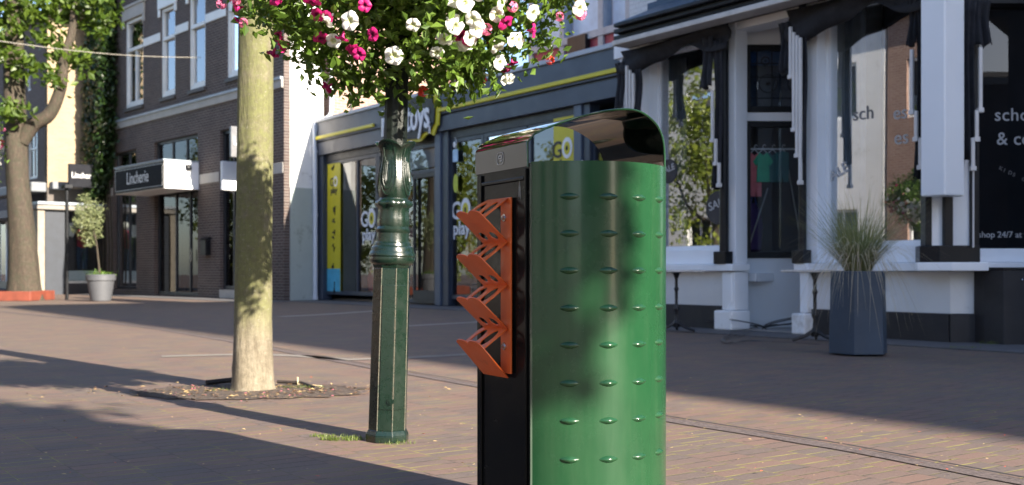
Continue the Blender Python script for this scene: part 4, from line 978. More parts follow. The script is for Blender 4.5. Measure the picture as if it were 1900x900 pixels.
vx0, vx1 = PB.x(1059), PB.x(1093); MB().box(vx0, vx1, -.12, .045, PB.h(1059, 112), PB.h(1059, 72)).build("vent_box", black_paint, pb, bevel=.01)
MB().box(PL-.2, PR, .45, 6, 0, zs+4.3).build("core", interior2, pb)
dk_t = empty("dark_shrub", (TOY.world(X(905), 4.5)[0], TOY.world(X(905), 4.5)[1], 0), 0, "dark green tree top between brick gable and maroon panels", "tree")
trunk("trunk", dk_t, [(0, 0, 0), (0, 0, 2), (.1, 0, 4.5)], [.12, .1, .05], bark2, 3, 10)
a_, b__, _ = crown_pts((0, 0, 5.2), (.9, .9, .9), 60, 20, .16, 31, .2); leaves("crown", leafmat("dark leaf", (.012, .03, .01), (.04, .07, .02), .2), dk_t, a_, b__, .13, .6, 31)

# ================================================================== BOUTIQUE (white)
A = BOU; X = A.x; H = A.h
bo = A.empty("white_shop_building", label="white and black boutique shopfront on the right", cat="building")
XC = X(1763); XL = X(1150)
NX0, NX1 = X(1384), X(1493)                                # niche
FR = Plane(A.world(XC)[0], A.world(XC)[1], 0)              # chamfered front, faces the viewer
FR_in = Plane(A.world(NX0)[0], 13.36, 0)
gy = .16
z_led0, z_led1, z_sill = .725, .83, 1.0
def seg(x0, x1, right_px=None):
    pass
# low walls
for (x0, x1) in ((XL, X(1352)), (X(1497), XC)):
    MB().box(x0, x1, .0, .25, .30, z_led0-.004).build("low_wall", white_wall, bo); MB().box(x0, x1-.001, -.03, .25, .0, .297).build("plinth", black_base, bo, bevel=.006)
    MB().box(x0, x1, -.12, .25, z_led0, z_led0+.085).build("ledge", white_paint, bo, bevel=.01); MB().box(x0, x1, .03, .25, z_led0+.088, z_sill).build("sill", white_paint, bo, bevel=.01)
TOPZ = 3.62
w1 = window(bo, X(1209), X(1350)-.02, z_sill, TOPZ, .10, .05, white_paint, pane_mir)
w2 = window(bo, X(1521), X(1722), z_sill, TOPZ+.35, .10, .05, white_paint, pane_mir)
def pillar(p0, p1, y0=-.04, z0=z_led0+.09, name="pillar", m=white_paint, zt=4.1): return MB().box(X(p0), X(p1), y0, .17, z0, zt).build(name, m, bo, bevel=.008)
pillar(1190, 1209, -.04); pillar(1352, 1369, -.04); pillar(1497, 1521, -.04)
# pedestals with panels
for p0, p1 in ((1352, 1371), (1497, 1506)):
    x0, x1 = X(p0), X(p1); b = MB(); b.box(x0-.02, x1+.02, -.10, .15, .255, z_led0-.006); b.build("pedestal", white_paint, bo, bevel=.012)
    b = MB(); b.box(x0-.07, x1+.05, -.19, .15, .014, .25); b.build("pedestal_foot", white_paint, bo, bevel=.02)
    b = MB(); b.box(x0-.05, x1+.05, -.17, .15, z_led0+.001, z_led0+.088); b.build("pedestal_cap", white_paint, bo, bevel=.012)
    if p0 == 1352:
        xm = (x0+x1)/2; yy = -.101
        b = MB(); b.add([(x0+.02, yy-.02, z_led0-.03), (x1-.02, yy-.02, z_led0-.03), (x1-.02, yy-.02, .36), (xm, yy-.02, .27), (x0+.02, yy-.02, .36)]+[(x0+.005, yy, z_led0-.015), (x1-.005, yy, z_led0-.015), (x1-.005, yy, .35), (xm, yy, .255), (x0+.005, yy, .35)],
              [(0, 1, 2, 3, 4), (0, 5, 6, 1), (1, 6, 7, 2), (2, 7, 8, 3), (3, 8, 9, 4), (4, 9, 5, 0)]); b.build("pedestal_panel", white_paint, bo)
# black pipes with blocks
for px0, px1 in ((1336, 1351), (1482, 1496)):
    x0, x1 = X(px0, -.1), X(px1, -.1); b = MB(); b.tube([((x0+x1)/2, -.10, z_led0+.09), ((x0+x1)/2, -.10, 4.0)], (x1-x0)*.42, 14); b.build("black_column", black_paint, bo, smooth=True, ang=40)
    MB().box(x0-.03, x1+.03, -.19, -.045, z_led0+.087, z_led0+.24).build("column_block", black_paint, bo, bevel=.01)
# niche
ni = FR_in; n0, n1 = 0, ni.x(1500)
def nsub(name, mb, m, **k):
    o = mb.build(name, m, None, **k); o.parent = bo; o.matrix_basis = Matrix.Rotation(-A.a, 4, 'Z') @ Matrix.Translation((ni.o[0]-A.o[0], ni.o[1]-A.o[1], 0)); return o
hN = lambda py: HC+(HY-py)*13.36/FP
nl = ni.x(1381); nr = ni.x(1520)
nsub("niche_wall", MB().box(nl-.1, nr+.2, 0, .1, .02, hN(479)), mat("pale grey panel", (.66, .69, .72), .5, .04, 1))
nsub("niche_skirting", MB().box(nl-.1, nr+.2, -.02, -.002, .02, hN(591)), MC["pale grey panel"])
def nwin(z0, z1, name, trs=(), mls=(), fw=.07, glass=pane_dark):
    x0, x1 = nl+.005, nr+.1; b = MB(); b.box(x0, x0+fw, -.03, .05, z0, z1); b.box(x1-fw, x1, -.03, .05, z0, z1); b.box(x0+fw, x1-fw, -.03, .05, z0, z0+fw); b.box(x0+fw, x1-fw, -.03, .05, z1-fw, z1)
    f = nsub(name, b, black_paint, bevel=.006); g_ = MB().add([(x0+fw*.8, .01, z0+fw*.8), (x1-fw*.8, .01, z0+fw*.8), (x1-fw*.8, .01, z1-fw*.8), (x0+fw*.8, .01, z1-fw*.8)], [(0, 1, 2, 3)]).build("pane", glass, f); return f
nwin(hN(478), hN(226), "niche_window", glass=glassmat("niche glass", .03, (.85, .9, .92), fres=.8)); st = nwin(hN(208), hN(84), "stained_glass_window", glass=glassmat("stained glass", .05, (.5, .6, .75)))
nsub("niche_transom", MB().box(nl-.05, nr+.2, -.02, .06, hN(225), hN(209)), white_paint, bevel=.005)
nsub("niche_header", MB().box(nl-.05, nr+.2, -.02, .06, hN(83), 4.3), white_paint)
lead = mat("lead came", (.01, .01, .012), .5); b = MB(); xm = (nl+nr)/2; za, zb2 = hN(200), hN(92)
for x_ in (nl+.16, xm-.12, xm+.14, nr-.08): b.tube([(x_, .005, za), (x_, .005, zb2)], .006, 5)
for z in (za+.12, za+.38, za+.55): b.tube([(nl+.08, .005, z), (nr, .005, z)], .006, 5)
for cx2, cz2, r2 in ((xm-.17, za+.30, .11), (xm+.19, za+.30, .11), (xm-.20, za+.58, .05)):
    b.tube([(cx2+r2*math.cos(t), .004, cz2+r2*math.sin(t)) for t in [2*math.pi*i/20 for i in range(21)]], .006, 5); b.ball((cx2, .004, cz2), r2*.3, 8, 6, (1, .2, .6))
b.build("lead_lines", lead, st)
nsub("niche_blue_glass", MB().box(nl+.08, nr, .06, .065, hN(120), hN(92)), mat("blue glass band", (.05, .13, .26), .3))
nsub("niche_back_glass", MB().box(nl+.08, nr, .07, .075, hN(205), hN(121)), mat("smoky glass", (.07, .075, .085), .3))
# niche side returns
MB().box(X(1498), X(1498)+.05, .285, 1.8, .02, 4.2).build("niche_return", white_paint, bo)
MB().box(X(1384), X(1497), .0, 1.2, .003, .03).build("niche_floor", concrete, bo)
# interiors
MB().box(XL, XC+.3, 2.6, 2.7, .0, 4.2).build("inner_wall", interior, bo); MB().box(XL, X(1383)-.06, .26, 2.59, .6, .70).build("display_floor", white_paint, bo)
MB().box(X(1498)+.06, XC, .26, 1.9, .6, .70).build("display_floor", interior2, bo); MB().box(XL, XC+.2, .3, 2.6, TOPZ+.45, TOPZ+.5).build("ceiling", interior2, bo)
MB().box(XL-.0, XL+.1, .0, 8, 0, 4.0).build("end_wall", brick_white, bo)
# cornice and roof along the facade: stacked mouldings
zc = 3.70
b = MB(); 
for (yo, z0, z1) in ((-.30, zc+.04, zc+.10), (-.36, zc+.10, zc+.16), (-.44, zc+.16, zc+.22), (-.52, zc+.22, zc+.27)): b.box(X(1138, yo), XC+.25, yo, .3, z0, z1-.003)
b.build("cornice", black_paint, bo, bevel=.008)
xl_ = X(1139, -.5); MB().prism([(xl_, -.50), (XC+.3, -.50), (XC+.3, .55), (xl_, .55)], zc+.272, zc+.62, [(xl_, .30), (XC+.3, .30), (XC+.3, .55), (xl_, .55)]).build("lean_to_roof", mat("blue black slate", (.035, .06, .09), .5, .2, 4, .2), bo)
MB().box(X(1135, -.56), XC+.35, -.56, -.30, zc-.03, zc+.035).build("gutter", mat("pale gutter", (.50, .49, .47), .5, .15, 8, .2), bo, bevel=.01)
MB().box(XL-.1, XC, -.02, .28, 3.65, zc+.30).build("fascia_board", white_paint, bo)
ub = MB(); ub.box(X(1168, .6), XC+3, .6, .9, 4.0, 9.5); ub.build("upper_wall", brick_white, bo)
for k in range(3):
    x0 = X(1228, .6)+k*2.3; f = MB(); f.box(x0, x0+.07, .5, .59, 4.45, 6.4); f.box(x0+1.03, x0+1.1, .5, .59, 4.45, 6.4); f.box(x0+.07, x0+1.03, .5, .59, 4.45, 4.55); f.box(x0+.07, x0+1.03, .5, .59, 6.3, 6.4)
    f = f.build("window", mat("navy sash", (.03, .06, .11), .5), bo); MB().box(x0+.07, x0+1.03, .55, .56, 4.55, 6.3).build("pane", pane_up, f); MB().box(x0-.1, x0+1.2, .42, .598, 4.33, 4.44).build("sill", MC["navy sash"], f)
# chamfer face towards the viewer
fz = FR.o[1]
def fsub(name, mb, m, **k):
    o = mb.build(name, m, None, **k); o.parent = bo; o.matrix_basis = Matrix.Rotation(-A.a, 4, 'Z') @ Matrix.Translation((FR.o[0]-A.o[0], FR.o[1]-A.o[1], 0)); return o
FX = FR.x; FH = lambda py: HC+(HY-py)*fz/FP
fsub("low_wall", MB().box(.003, 3.2, .0, .25, .30, z_led0-.004), white_wall); fsub("plinth", MB().box(-.01, 3.2, -.03, .25, 0, .297), black_base, bevel=.006)
fsub("ledge", MB().box(-.02, 3.2, -.12, .25, z_led0, z_led0+.085), white_paint, bevel=.01); fsub("sill", MB().box(.2, 3.2, .03, .25, z_led0+.088, FH(461)), white_paint, bevel=.01)
fw3 = MB(); x0, x1 = FX(1818), 2.9; fw3.box(x0, x0+.03, .1, .16, FH(461), FH(0)); fw3.box(x1, x1+.04, .1, .16, FH(461), FH(0)); fw3.box(x0+.03, x1, .1, .16, FH(461), FH(458)); fw3 = fsub("window", fw3, black_paint)
MB().add([(x0+.02, .12, FH(459)), (x1, .12, FH(459)), (x1, .12, FH(2)), (x0+.02, .12, FH(2))], [(0, 1, 2, 3)]).build("pane", pane_dark, fw3)
fsub("inner_wall", MB().box(-.1, 3.2, 1.6, 1.7, 0, 4), interior); fsub("fascia_board", MB().box(-.05, 3.2, -.05, .25, FH(8), 3.9), black_paint)
# corner: black mullions, plinth, white hexagonal sign box
cb = MB(); cb.prism([(FX(1712, -.1), -.02), (FX(1740, -.12), -.16), (FX(1816, -.12), -.16), (FX(1816, -.05), .12), (FX(1712, .1), .3)], z_led0+.087, FH(456)); fsub("corner_plinth", cb, black_paint, bevel=.01)
cb = MB(); cb.prism([(FX(1709, -.2), -.10), (FX(1763, -.2), -.24), (FX(1832, -.2), -.24), (FX(1832, -.05), .2), (FX(1709, .1), .3)], z_led0+.002, z_led0+.0868); fsub("corner_ledge", cb, white_paint, bevel=.01)
cb = MB(); cb.box(FX(1752, -.05), FX(1768, -.05), -.06, .1, FH(456), 4.0); cb.box(FX(1716, .0), FX(1728, .0), -.02, .12, FH(456), 4.0); cb.box(FX(1800, -.02), FX(1816, -.02), -.04, .12, FH(456), 4.0)
fsub("corner_mullion", cb, black_paint, bevel=.006)
fsub("corner_infill", MB().box(FX(1728, .0), FX(1800, .0), .0, .05, FH(456), 4.0), white_paint)
hb_ = empty("corner_sign_box", (0, 0, 0), 0, "tall blank white angular box mounted on boutique corner", "sign box")
hs = fz-.30; kx = lambda px, y: (px-950)/FP*y
hb_.location = (kx(1750, hs), hs, 0)
pts = [(kx(1715, hs)-kx(1750, hs), .10), (kx(1745, hs)-kx(1750, hs), -.10), (kx(1788, hs)-kx(1750, hs), -.02), (kx(1790, hs)-kx(1750, hs), .12)]
MB().prism(pts, HC+(HY-364)*hs/FP, 3.9).build("box_shell", mat("white sign box", (.80, .84, .88), .4, .04, 1), hb_, bevel=.015)
MB().box(-.05, .05, .09, .24, 2.6, 3.2).build("mounting", black_paint, hb_)
# awnings, folded
def drape(P, px0, px1, py0, py1, y, name, parent, m=cloth_black, folds=4, amp=.03):
    x0, x1 = P.x(px0, y), P.x(px1, y); z1_, z0_ = P.h(px0, py0, y), P.h(px0, py1, y); b = MB(); vs = []; nx, nz = 28, 14
    for j in range(nz+1):
        for i in range(nx+1):
            u = i/nx; v = j/nz; pinch = 1-.25*math.sin(v*math.pi)*.6
            vs.append((x0+(x1-x0)*(.5+(u-.5)*pinch), y+amp*math.sin(u*folds*2*math.pi+.8*math.sin(v*3))*(.4+v*.6)+.02*math.sin(v*5), z1_+(z0_-z1_)*v+.02*math.sin(u*9)*v))
    k = nx+1; b.add(vs, [(j*k+i, j*k+i+1, (j+1)*k+i+1, (j+1)*k+i) for j in range(nz) for i in range(nx)])
    o = b.build(name, m, parent, smooth=True, ang=80); sm_ = o.modifiers.new("thick", 'SOLIDIFY'); sm_.thickness = .008; return o
def arm(P, segs, y, parent, w_=.035):
    for (px, pya, pyb) in segs:
        x_ = P.x(px, y); z1_, z0_ = P.h(px, pya, y), P.h(px, pyb, y)
        b = MB(); b.box(x_-w_/2, x_+w_/2, y-.015, y+.015, z0_, z1_); b.box(x_-w_*.8, x_+w_*.8, y-.025, y+.025, z0_-.015, z0_+.03); b.build("folding_arm", steel_white, parent, bevel=.004)
def awning(P, label, parts, arms, valance=None, y=-.30):
    r = P.empty("folded_awning", label=label, cat="awning")
    for (a_, b_, c_, d_) in parts: drape(P, a_, b_, c_, d_, y+.05, "awning_cloth", r, folds=2)
    arm(P, arms, y, r)
    if valance:
        px0, px1, t0, hgt = valance; x0, x1 = P.x(px0, y), P.x(px1, y); z1_ = t0; b = MB(); vs = []; n_ = 30
        for i in range(n_+1):
            u = i/n_; sag = hgt*(1+.35*math.sin(u*math.pi*2.2+.6)+.12*math.sin(u*17))
            for v in range(5): vs.append((x0+(x1-x0)*u, y+.07+.05*math.sin(v*1.4+u*6), z1_-sag*v/4))
        b.add(vs, [(i*5+v, i*5+v+1, (i+1)*5+v+1, (i+1)*5+v) for i in range(n_) for v in range(4)])
        o = b.build("valance", cloth_black, r, smooth=True, ang=80); q = o.modifiers.new("thick", 'SOLIDIFY'); q.thickness = .01
    return r
awning(A, "folded black awning over the left boutique window, nearest the toy shop", [(1141, 1158, 118, 206), (1177, 1190, 130, 215), (1299, 1322, 72, 166), (1322, 1340, 76, 350)],
       [(1163, 122, 206), (1169, 130, 214), (1175, 136, 222), (1322, 168, 262), (1328, 258, 305), (1334, 302, 345)], (1145, 1345, zc-.03, .24))
awning(A, "folded black awning over the right boutique window, left of the corner box", [(1444, 1463, 44, 136), (1484, 1496, 60, 300), (1683, 1702, 0, 86), (1698, 1716, 2, 330)],
       [(1467, 50, 144), (1473, 60, 242), (1479, 66, 290), (1485, 70, 340), (1692, 92, 210), (1700, 206, 260), (1708, 256, 312)], (1452, 1716, zc-.03, .28))
awning(FR, "folded black awning right of the white corner box", [(1788, 1812, 0, 300), (1806, 1838, 0, 86)], [(1819, 88, 206), (1812, 204, 260), (1805, 256, 314)], None, -.25)
st_ = MB(); st_.tube([(FX(1806, -.2), -.2, FH(460)), (FX(1806, -.2), -.2, FH(310))], .010, 8); fsub("awning_rod", st_, steel_white)
# lettering on the glass
lw = mat("grey white vinyl", (.55, .55, .55), .6); lgm = mat("dim grey vinyl", (.50, .50, .50), .6); lg2 = mat("dark grey vinyl", (.20, .20, .20), .6)
gl = FR.empty("window_lettering", 0, 0, 0, label="grey shop name on the far right dark window", cat="lettering")
text("schoentjes", .185, lgm, gl, (FX(1846, .1), .115, FH(221)), spacing=1.05); text("& co", .185, lgm, gl, (FX(1850, .1), .115, FH(266)), spacing=1.02)
text("shop 24/7 at www", .088, lgm, gl, (FX(1816, .1), .115, FH(440)))
for i, ch in enumerate("KIDS CO"):
    t = i*.16; text(ch, .055, lg2, gl, (FX(1854+i*8.5, .1), .115, FH(312+i*4.2)), roll=-.45+.03*i)
g2_ = A.empty("window_lettering", 0, 0, 0, label="faint shop name fragments on glass above the reflected flowers", cat="lettering")
text("sch", .21, lg2, g2_, (X(1578, .1), .132, H(1578, 224, .1))); text("es", .21, lgm, g2_, (X(1653, .1), .132, H(1653, 222, .1))); text("es", .21, lgm, g2_, (X(1655, .1), .132, H(1655, 268, .1)))
def sale(px, py, r_, label, disc=True, y=.13, txt="SALE", roll=.25, size=.15):
    o = A.empty("sale_sticker", X(px, y), y, H(px, py, y), label=label, cat="sticker")
    if disc: plate([ell(0, 0, r_, r_, 32)], .004, "disc", mat("charcoal vinyl", (.045, .042, .045), .6), o, XZ)
    text(txt, size, lw, o, (-r_*.72 if disc else 0, -.006, -.04), roll=roll, off=.001)
sale(1333, 385, .21, "round charcoal SALE sticker beside the black column")
sale(1240, 318, .16, "round charcoal SALE sticker behind the bin's right edge", size=.12)
sale(1534, 336, .1, "tilted SALE lettering at left of the right boutique window", False, .13, roll=.45, size=.16)
# things in the left boutique window
def garment(P, x_, y, z, w_, h_, m_, label, hanger=True, legs=False):
    o = P.empty("garment", x_, y, z, label=label, cat="garment"); b = MB(); hw = w_/2
    if legs: pts = [(-hw*.75, 0), (-hw*.75, -h_), (-hw*.15, -h_), (0, -h_*.45), (hw*.15, -h_), (hw*.75, -h_), (hw*.75, 0), (0, .02)]
    else: pts = [(-hw*.5, 0), (-hw*1.25, -h_*.30), (-hw*.95, -h_*.42), (-hw*.7, -h_*.3), (-hw*.8, -h_), (hw*.8, -h_), (hw*.7, -h_*.3), (hw*.95, -h_*.42), (hw*1.25, -h_*.30), (hw*.5, 0), (0, -.04)]
    plate([pts], .03, "cloth", m_, o, XZ, .006)
    if hanger:
        b = MB(); b.tube([(-hw*.6, 0, -.005), (0, 0, .05), (hw*.6, 0, -.005)], .006, 6); b.tube([(0, 0, .05), (0, 0, .09), (.02, 0, .11), (.035, 0, .09)], .004, 6); b.build("hanger", wt, o)
    return o
pinkm = mat("coral pink cloth", (.75, .20, .22), .8); greenc = mat("green cloth", (.04, .45, .25), .8); tealc = mat("teal cloth", (.03, .14, .15), .8); bluec = mat("blue cloth", (.06, .09, .30), .8)
for (px, m_, l_, lg) in ((1399, pinkm, "coral pink child's outfit on hanger in the niche window", False), (1414, greenc, "green top on hanger beside the coral outfit in niche window", False), (1432, tealc, "dark teal top on hanger in the niche window", False), (1450, tealc, "dark teal trousers at right of the niche clothes rail", True)):
    garment(ni, ni.x(px, .3), .25+.004*(px % 7), hN(280), .19, .36, m_, l_, legs=lg)
garment(ni, ni.x(1402, .3), .29, hN(310), .17, .34, pinkm, "coral pink child's trousers low on the clothes rail", False, True)
rl = ni.empty("clothes_rail", 0, .27, 0, label="white clothes rail behind the niche window", cat="clothes rail"); b = MB(); b.tube([(nl+.1, 0, hN(272)), (nr, 0, hN(272))], .010, 8); b.build("rail", wt, rl)
b = MB(); b.tube([(nl+.12, 0, hN(455)), (nl+.38, .1, hN(345))], .010, 6); b.tube([(nr-.15, 0, hN(450)), (nr-.3, .1, hN(300))], .010, 6); b.build("leg", mat("grey stick", (.3, .3, .3), .5), rl)
nsub("niche_inner_wall", MB().box(nl-.1, nr+.3, .6, .7, 0, 4.2), interior)
sh = A.empty("toy_chest", X(1268), .7, .70, label="cream and pink padded toy chest in the left boutique window", cat="toy chest")
b = MB(); b.box(-.25, .30, -.15, .15, 0, .30); b.build("chest_body", mat("cream fabric", (.62, .55, .45), .8), sh, bevel=.04); MB().ball((.0, -.16, .20), .17, 14, 10, (1, .25, .55)).build("cushion", mat("pink fabric", (.60, .12, .18), .8), sh, smooth=True)
MB().box(-.2, .32, -.17, -.152, .02, .10).build("red_band", pinkm, sh)
dr = A.empty("mannequin", X(1309), .6, .70, label="child mannequin in pink dress behind the left boutique glass", cat="mannequin")
MB().lathe([(.11, .12), (.10, .20), (.075, .34), (.085, .44), (.06, .50), (.025, .52), (.025, .57)], 20).build("dress", mat("soft pink cloth", (.55, .25, .32), .8), dr, smooth=True)
MB().tube([(0, 0, 0), (0, 0, .13)], .015, 8).build("stand", steelm, dr)
cu_ = MB(); 
tv = A.empty("purple_bag", X(1322), .75, .70, label="dark purple hanging bag behind the SALE sticker", cat="bag")
MB().lathe([(.02, .25), (.10, .30), (.12, .6), (.09, .8), (.03, .9)], 16).build("bag_body", mat("dark purple cloth", (.06, .03, .12), .8), tv, smooth=True); MB().tube([(-.05, 0, .88), (0, 0, 1.05), (.05, 0, .88)], .01, 6).build("strap", bluec, tv)
c2 = MB(); x0, x1 = X(1222, .35), X(1262, .35); vs = []
for i in range(31):
    u = i/30; vs += [(x0+(x1-x0)*u, .5+.03*math.sin(u*30), .72), (x0+(x1-x0)*u, .5+.03*math.sin(u*30), 3.6)]
c2.add(vs, [(2*i, 2*i+2, 2*i+3, 2*i+1) for i in range(30)]); c2.build("curtain", mat("grey net curtain", (.34, .38, .42), .8), bo, smooth=True, ang=80)
x0, x1 = X(1540, .35), X(1580, .35); c2 = MB(); vs = []
for i in range(31):
    u = i/30; vs += [(x0+(x1-x0)*u, .6+.03*math.sin(u*34), .72), (x0+(x1-x0)*u, .6+.03*math.sin(u*34), 3.8)]
c2.add(vs, [(2*i, 2*i+2, 2*i+3, 2*i+1) for i in range(30)]); c2.build("curtain", MC["grey net curtain"], bo, smooth=True, ang=80)
# bistro tables
iron = mat("black cast iron", (.012, .012, .014), .45, .2, 10, .2)
def bistro(px, pyb, label):
    Y = HC*FP/(pyb-HY); r = empty("bistro_table", ((px-950)/FP*Y, Y, .014), random.random(), label, "table", "bistro tables by the boutique")
    MB().lathe([(.02, .695), (.32, .700), (.335, .705), (.335, .722), (.325, .726), (.01, .726)], 40).build("table_top", mat("pale marble top", (.62, .60, .58), .3), r, smooth=True, ang=30)
    MB().lathe([(.035, .05), (.045, .10), (.022, .14), (.018, .22), (.034, .26), (.034, .28), (.018, .31), (.018, .47), (.030, .50), (.018, .53), (.018, .62), (.04, .68), (.06, .696)], 18).build("stem", iron, r, smooth=True, ang=40)
    for q in range(3):
        a = q*2*math.pi/3+.5; MB().tube([(.03*math.cos(a), .03*math.sin(a), .10), (.12*math.cos(a), .12*math.sin(a), .05), (.24*math.cos(a), .24*math.sin(a), .015)], [.022, .016, .016], 8).build("foot", iron, r, smooth=True)
bistro(1255, 617, "bistro table nearest the bin, below the left boutique window"); bistro(1512, 636, "bistro table partly behind the tall slate planter")
# cables
cab = MB(); rg3 = random.Random(5)
def gw(px, py): return gp(px, py, .014)
def loop(pts, r_=.006):
    P = [Vector(p) for p in pts]; out = []
    for i in range(len(P)-1):
        for k in range(6):
            t = k/6; p0 = P[max(0, i-1)]; p1 = P[i]; p2 = P[i+1]; p3 = P[min(len(P)-1, i+2)]; out.append(.5*((2*p1)+(-p0+p2)*t+(2*p0-5*p1+4*p2-p3)*t*t+(-p0+3*p1-3*p2+p3)*t**3))
    out.append(P[-1]); cab.tube(out, r_, 6)
for q in range(7):
    c = gw(1412+rg3.uniform(-10, 10), 612+rg3.uniform(-2, 3)); rr_ = rg3.uniform(.10, .22); lean = rg3.uniform(.2, .9); a0 = rg3.uniform(-.4, .4)+(math.pi if q > 3 else 0)
    loop([c+Vector((rr_*1.6*(1-math.cos(t))*math.cos(a0), .1*math.sin(t), .02+rr_*lean*(abs(math.sin(t/2))))) for t in [2*math.pi*i/10 for i in range(11)]])
for q in range(3):
    loop([gw(1405, 612), gw(1370+q*8, 614+q*3), gw(1340+q*4, 628), gw(1352, 637-q), gw(1385, 632+q), gw(1420, 634), gw(1470, 636), gw(1520, 640)])
loop([gw(1412, 612), gw(1445, 606)+Vector((0, 0, .12)), gw(1470, 607)+Vector((0, 0, .05)), gw(1485, 608)])
for v_i, v in enumerate(cab.v):
    if v[2] < .016: cab.v[v_i] = (v[0], v[1], .016+(.016-v[2])*.1)
tag(cab.build("power_cable", iron, None, smooth=True), "tangled black cables lying on the pavement by the boutique niche", "cable")
# tall slate planter and ornamental grass
Yp = 9.35; pxc = 1592; xc_ = (pxc-950)/FP*Yp
ph = empty("tall_planter", (xc_, Yp, .014), 0, "tall slate hexagonal planter in front of the boutique", "planter")
def poly(r_, n_=6, a0=R(-115)): return [(r_*math.cos(a0+i*2*math.pi/n_), r_*math.sin(a0+i*2*math.pi/n_)) for i in range(n_)]
slate = mat("slate blue fibre clay", (.032, .055, .090), .55, .15, 3, .15, dirt=(.10, .12, .14), dirt_s=5, dirt_lo=.62)
b = MB(); o_, i_ = poly(.245), poly(.215); ob = poly(.262); hh = HC+(HY-503)*Yp/FP-.014
b.add([(p[0], p[1], 0) for p in ob]+[(p[0], p[1], hh) for p in o_]+[(p[0], p[1], hh) for p in i_]+[(p[0], p[1], hh-.08) for p in i_],
      [tuple(range(6))[::-1]]+[(j*6+i, j*6+(i+1) % 6, (j+1)*6+(i+1) % 6, (j+1)*6+i) for j in range(3) for i in range(6)]+[tuple(range(18, 24))])
b.build("pot_wall", slate, ph, bevel=.006); MB().prism(poly(.21), hh-.075, hh-.03).build("soil", MC["planter soil"], ph)
og = empty("ornamental_grass", (xc_, Yp, .014+hh-.04), 0, "arching ornamental grass with dry blades in the slate planter", "grass plant")
def grassmesh(n_, hmin, hmax, spread, droop, wdt, seed):
    rr_ = random.Random(seed); b = MB()
    for _ in range(n_):
        a = rr_.uniform(0, 2*math.pi); l_ = rr_.uniform(hmin, hmax); s0 = rr_.uniform(0, .10); dr_ = rr_.uniform(*droop); out = rr_.uniform(*spread); w_ = wdt*rr_.uniform(.6, 1.2); vs = []; sd_ = Vector((-math.sin(a), math.cos(a), 0)); K = 8; tw_ = rr_.uniform(-.4, .4)
        for i in range(K+1):
            t = i/K; rr2 = s0+out*l_*t**1.2; z = l_*(t*(1-.2*out)-dr_*t**2.4); aa = a+tw_*t; c = Vector((rr2*math.cos(aa), rr2*math.sin(aa), z)); e = sd_*w_*(1-t**2)*.5+sd_*.0002; vs += [c-e, c+e]
        b.add(vs, [(2*i, 2*i+1, 2*i+3, 2*i+2) for i in range(K)])
    return b
grassmesh(650, .42, .92, (.15, .85), (.0, .35), .006, 1).build("green_blades", leafmat("grass blade", (.10, .13, .05), (.30, .31, .14), .3), og)
grassmesh(300, .55, 1.1, (.35, .80), (.5, 1.45), .006, 2).build("dry_blades", leafmat("dry grass blade", (.40, .33, .22), (.62, .55, .40), .3), og)
# black cabinet at right edge
Yb = HC*FP/(642-HY); cabn = empty("utility_cabinet", ((1862-950)/FP*Yb, Yb, 0), 0, "black low cabinet against the wall at the right edge", "cabinet")
b = MB(); hcb = HC+(HY-500)*Yb/FP; b.prism([(0, 0), (.9, 0), (.9, .35), (-.14, .35), (-.10, .20)], .0, hcb); b.build("cabinet_body", black_base, cabn, bevel=.01)
MB().prism([(-.01, -.012), (.91, -.012), (.91, .36), (-.155, .36), (-.115, .20)], hcb+.001, hcb+.02).build("cabinet_top", black_paint, cabn)
MB().ball((.18, -.004, hcb-.10), .012, 8, 6).build("cabinet_knob", steelm, cabn)

# ================================================================== FAR LEFT
# olive tree in grey pot
Yo = HC*FP/(559-HY); po = gp(187, 559)
pt = empty("flower_pot", (po.x, po.y, 0), 0, "round grey pot holding the small olive tree", "plant pot"); k = po.y/FP
MB().lathe([(.22, 0), (.24, .02), (.315, .50), (.315, .505), (.345, .51), (.35, .64), (.33, .655), (.30, .655), (.28, .60), (.01, .60)], 40).build("pot_wall", mat("grey plastic pot", (.075, .078, .086), .55, .06, 4), pt, smooth=True, ang=30)
rg = np.random.default_rng(5); q = rg.normal(0, .13, (240, 3)); q[:, 2] = .63+abs(q[:, 2])*.4
leaves("ground_cover", leaf_fl, pt, q, np.tile([[0, 0, 1]], (240, 1)), .06, .6, 8)
ot = empty("olive_tree", (po.x-.12, po.y, .6), 0, "small olive tree with pale crown in the grey pot", "tree")
trunk("trunk", ot, [(0.1, 0, 0), (.05, 0, .5), (.0, 0, .9), (-.12, 0, 1.3)], [.03, .022, .02, .015], bark2, 3, 10)
c = ((162-950)*k-(po.x-.12), 0, HC+(HY-407)*k-.6); a_, b__, _ = crown_pts(c, (.37, .37, .62), 130, 22, .055, 12, .1)
leaves("crown", leafmat("olive leaf", (.11, .14, .06), (.26, .28, .14), .25), ot, a_, b__, .075, .35, 6)
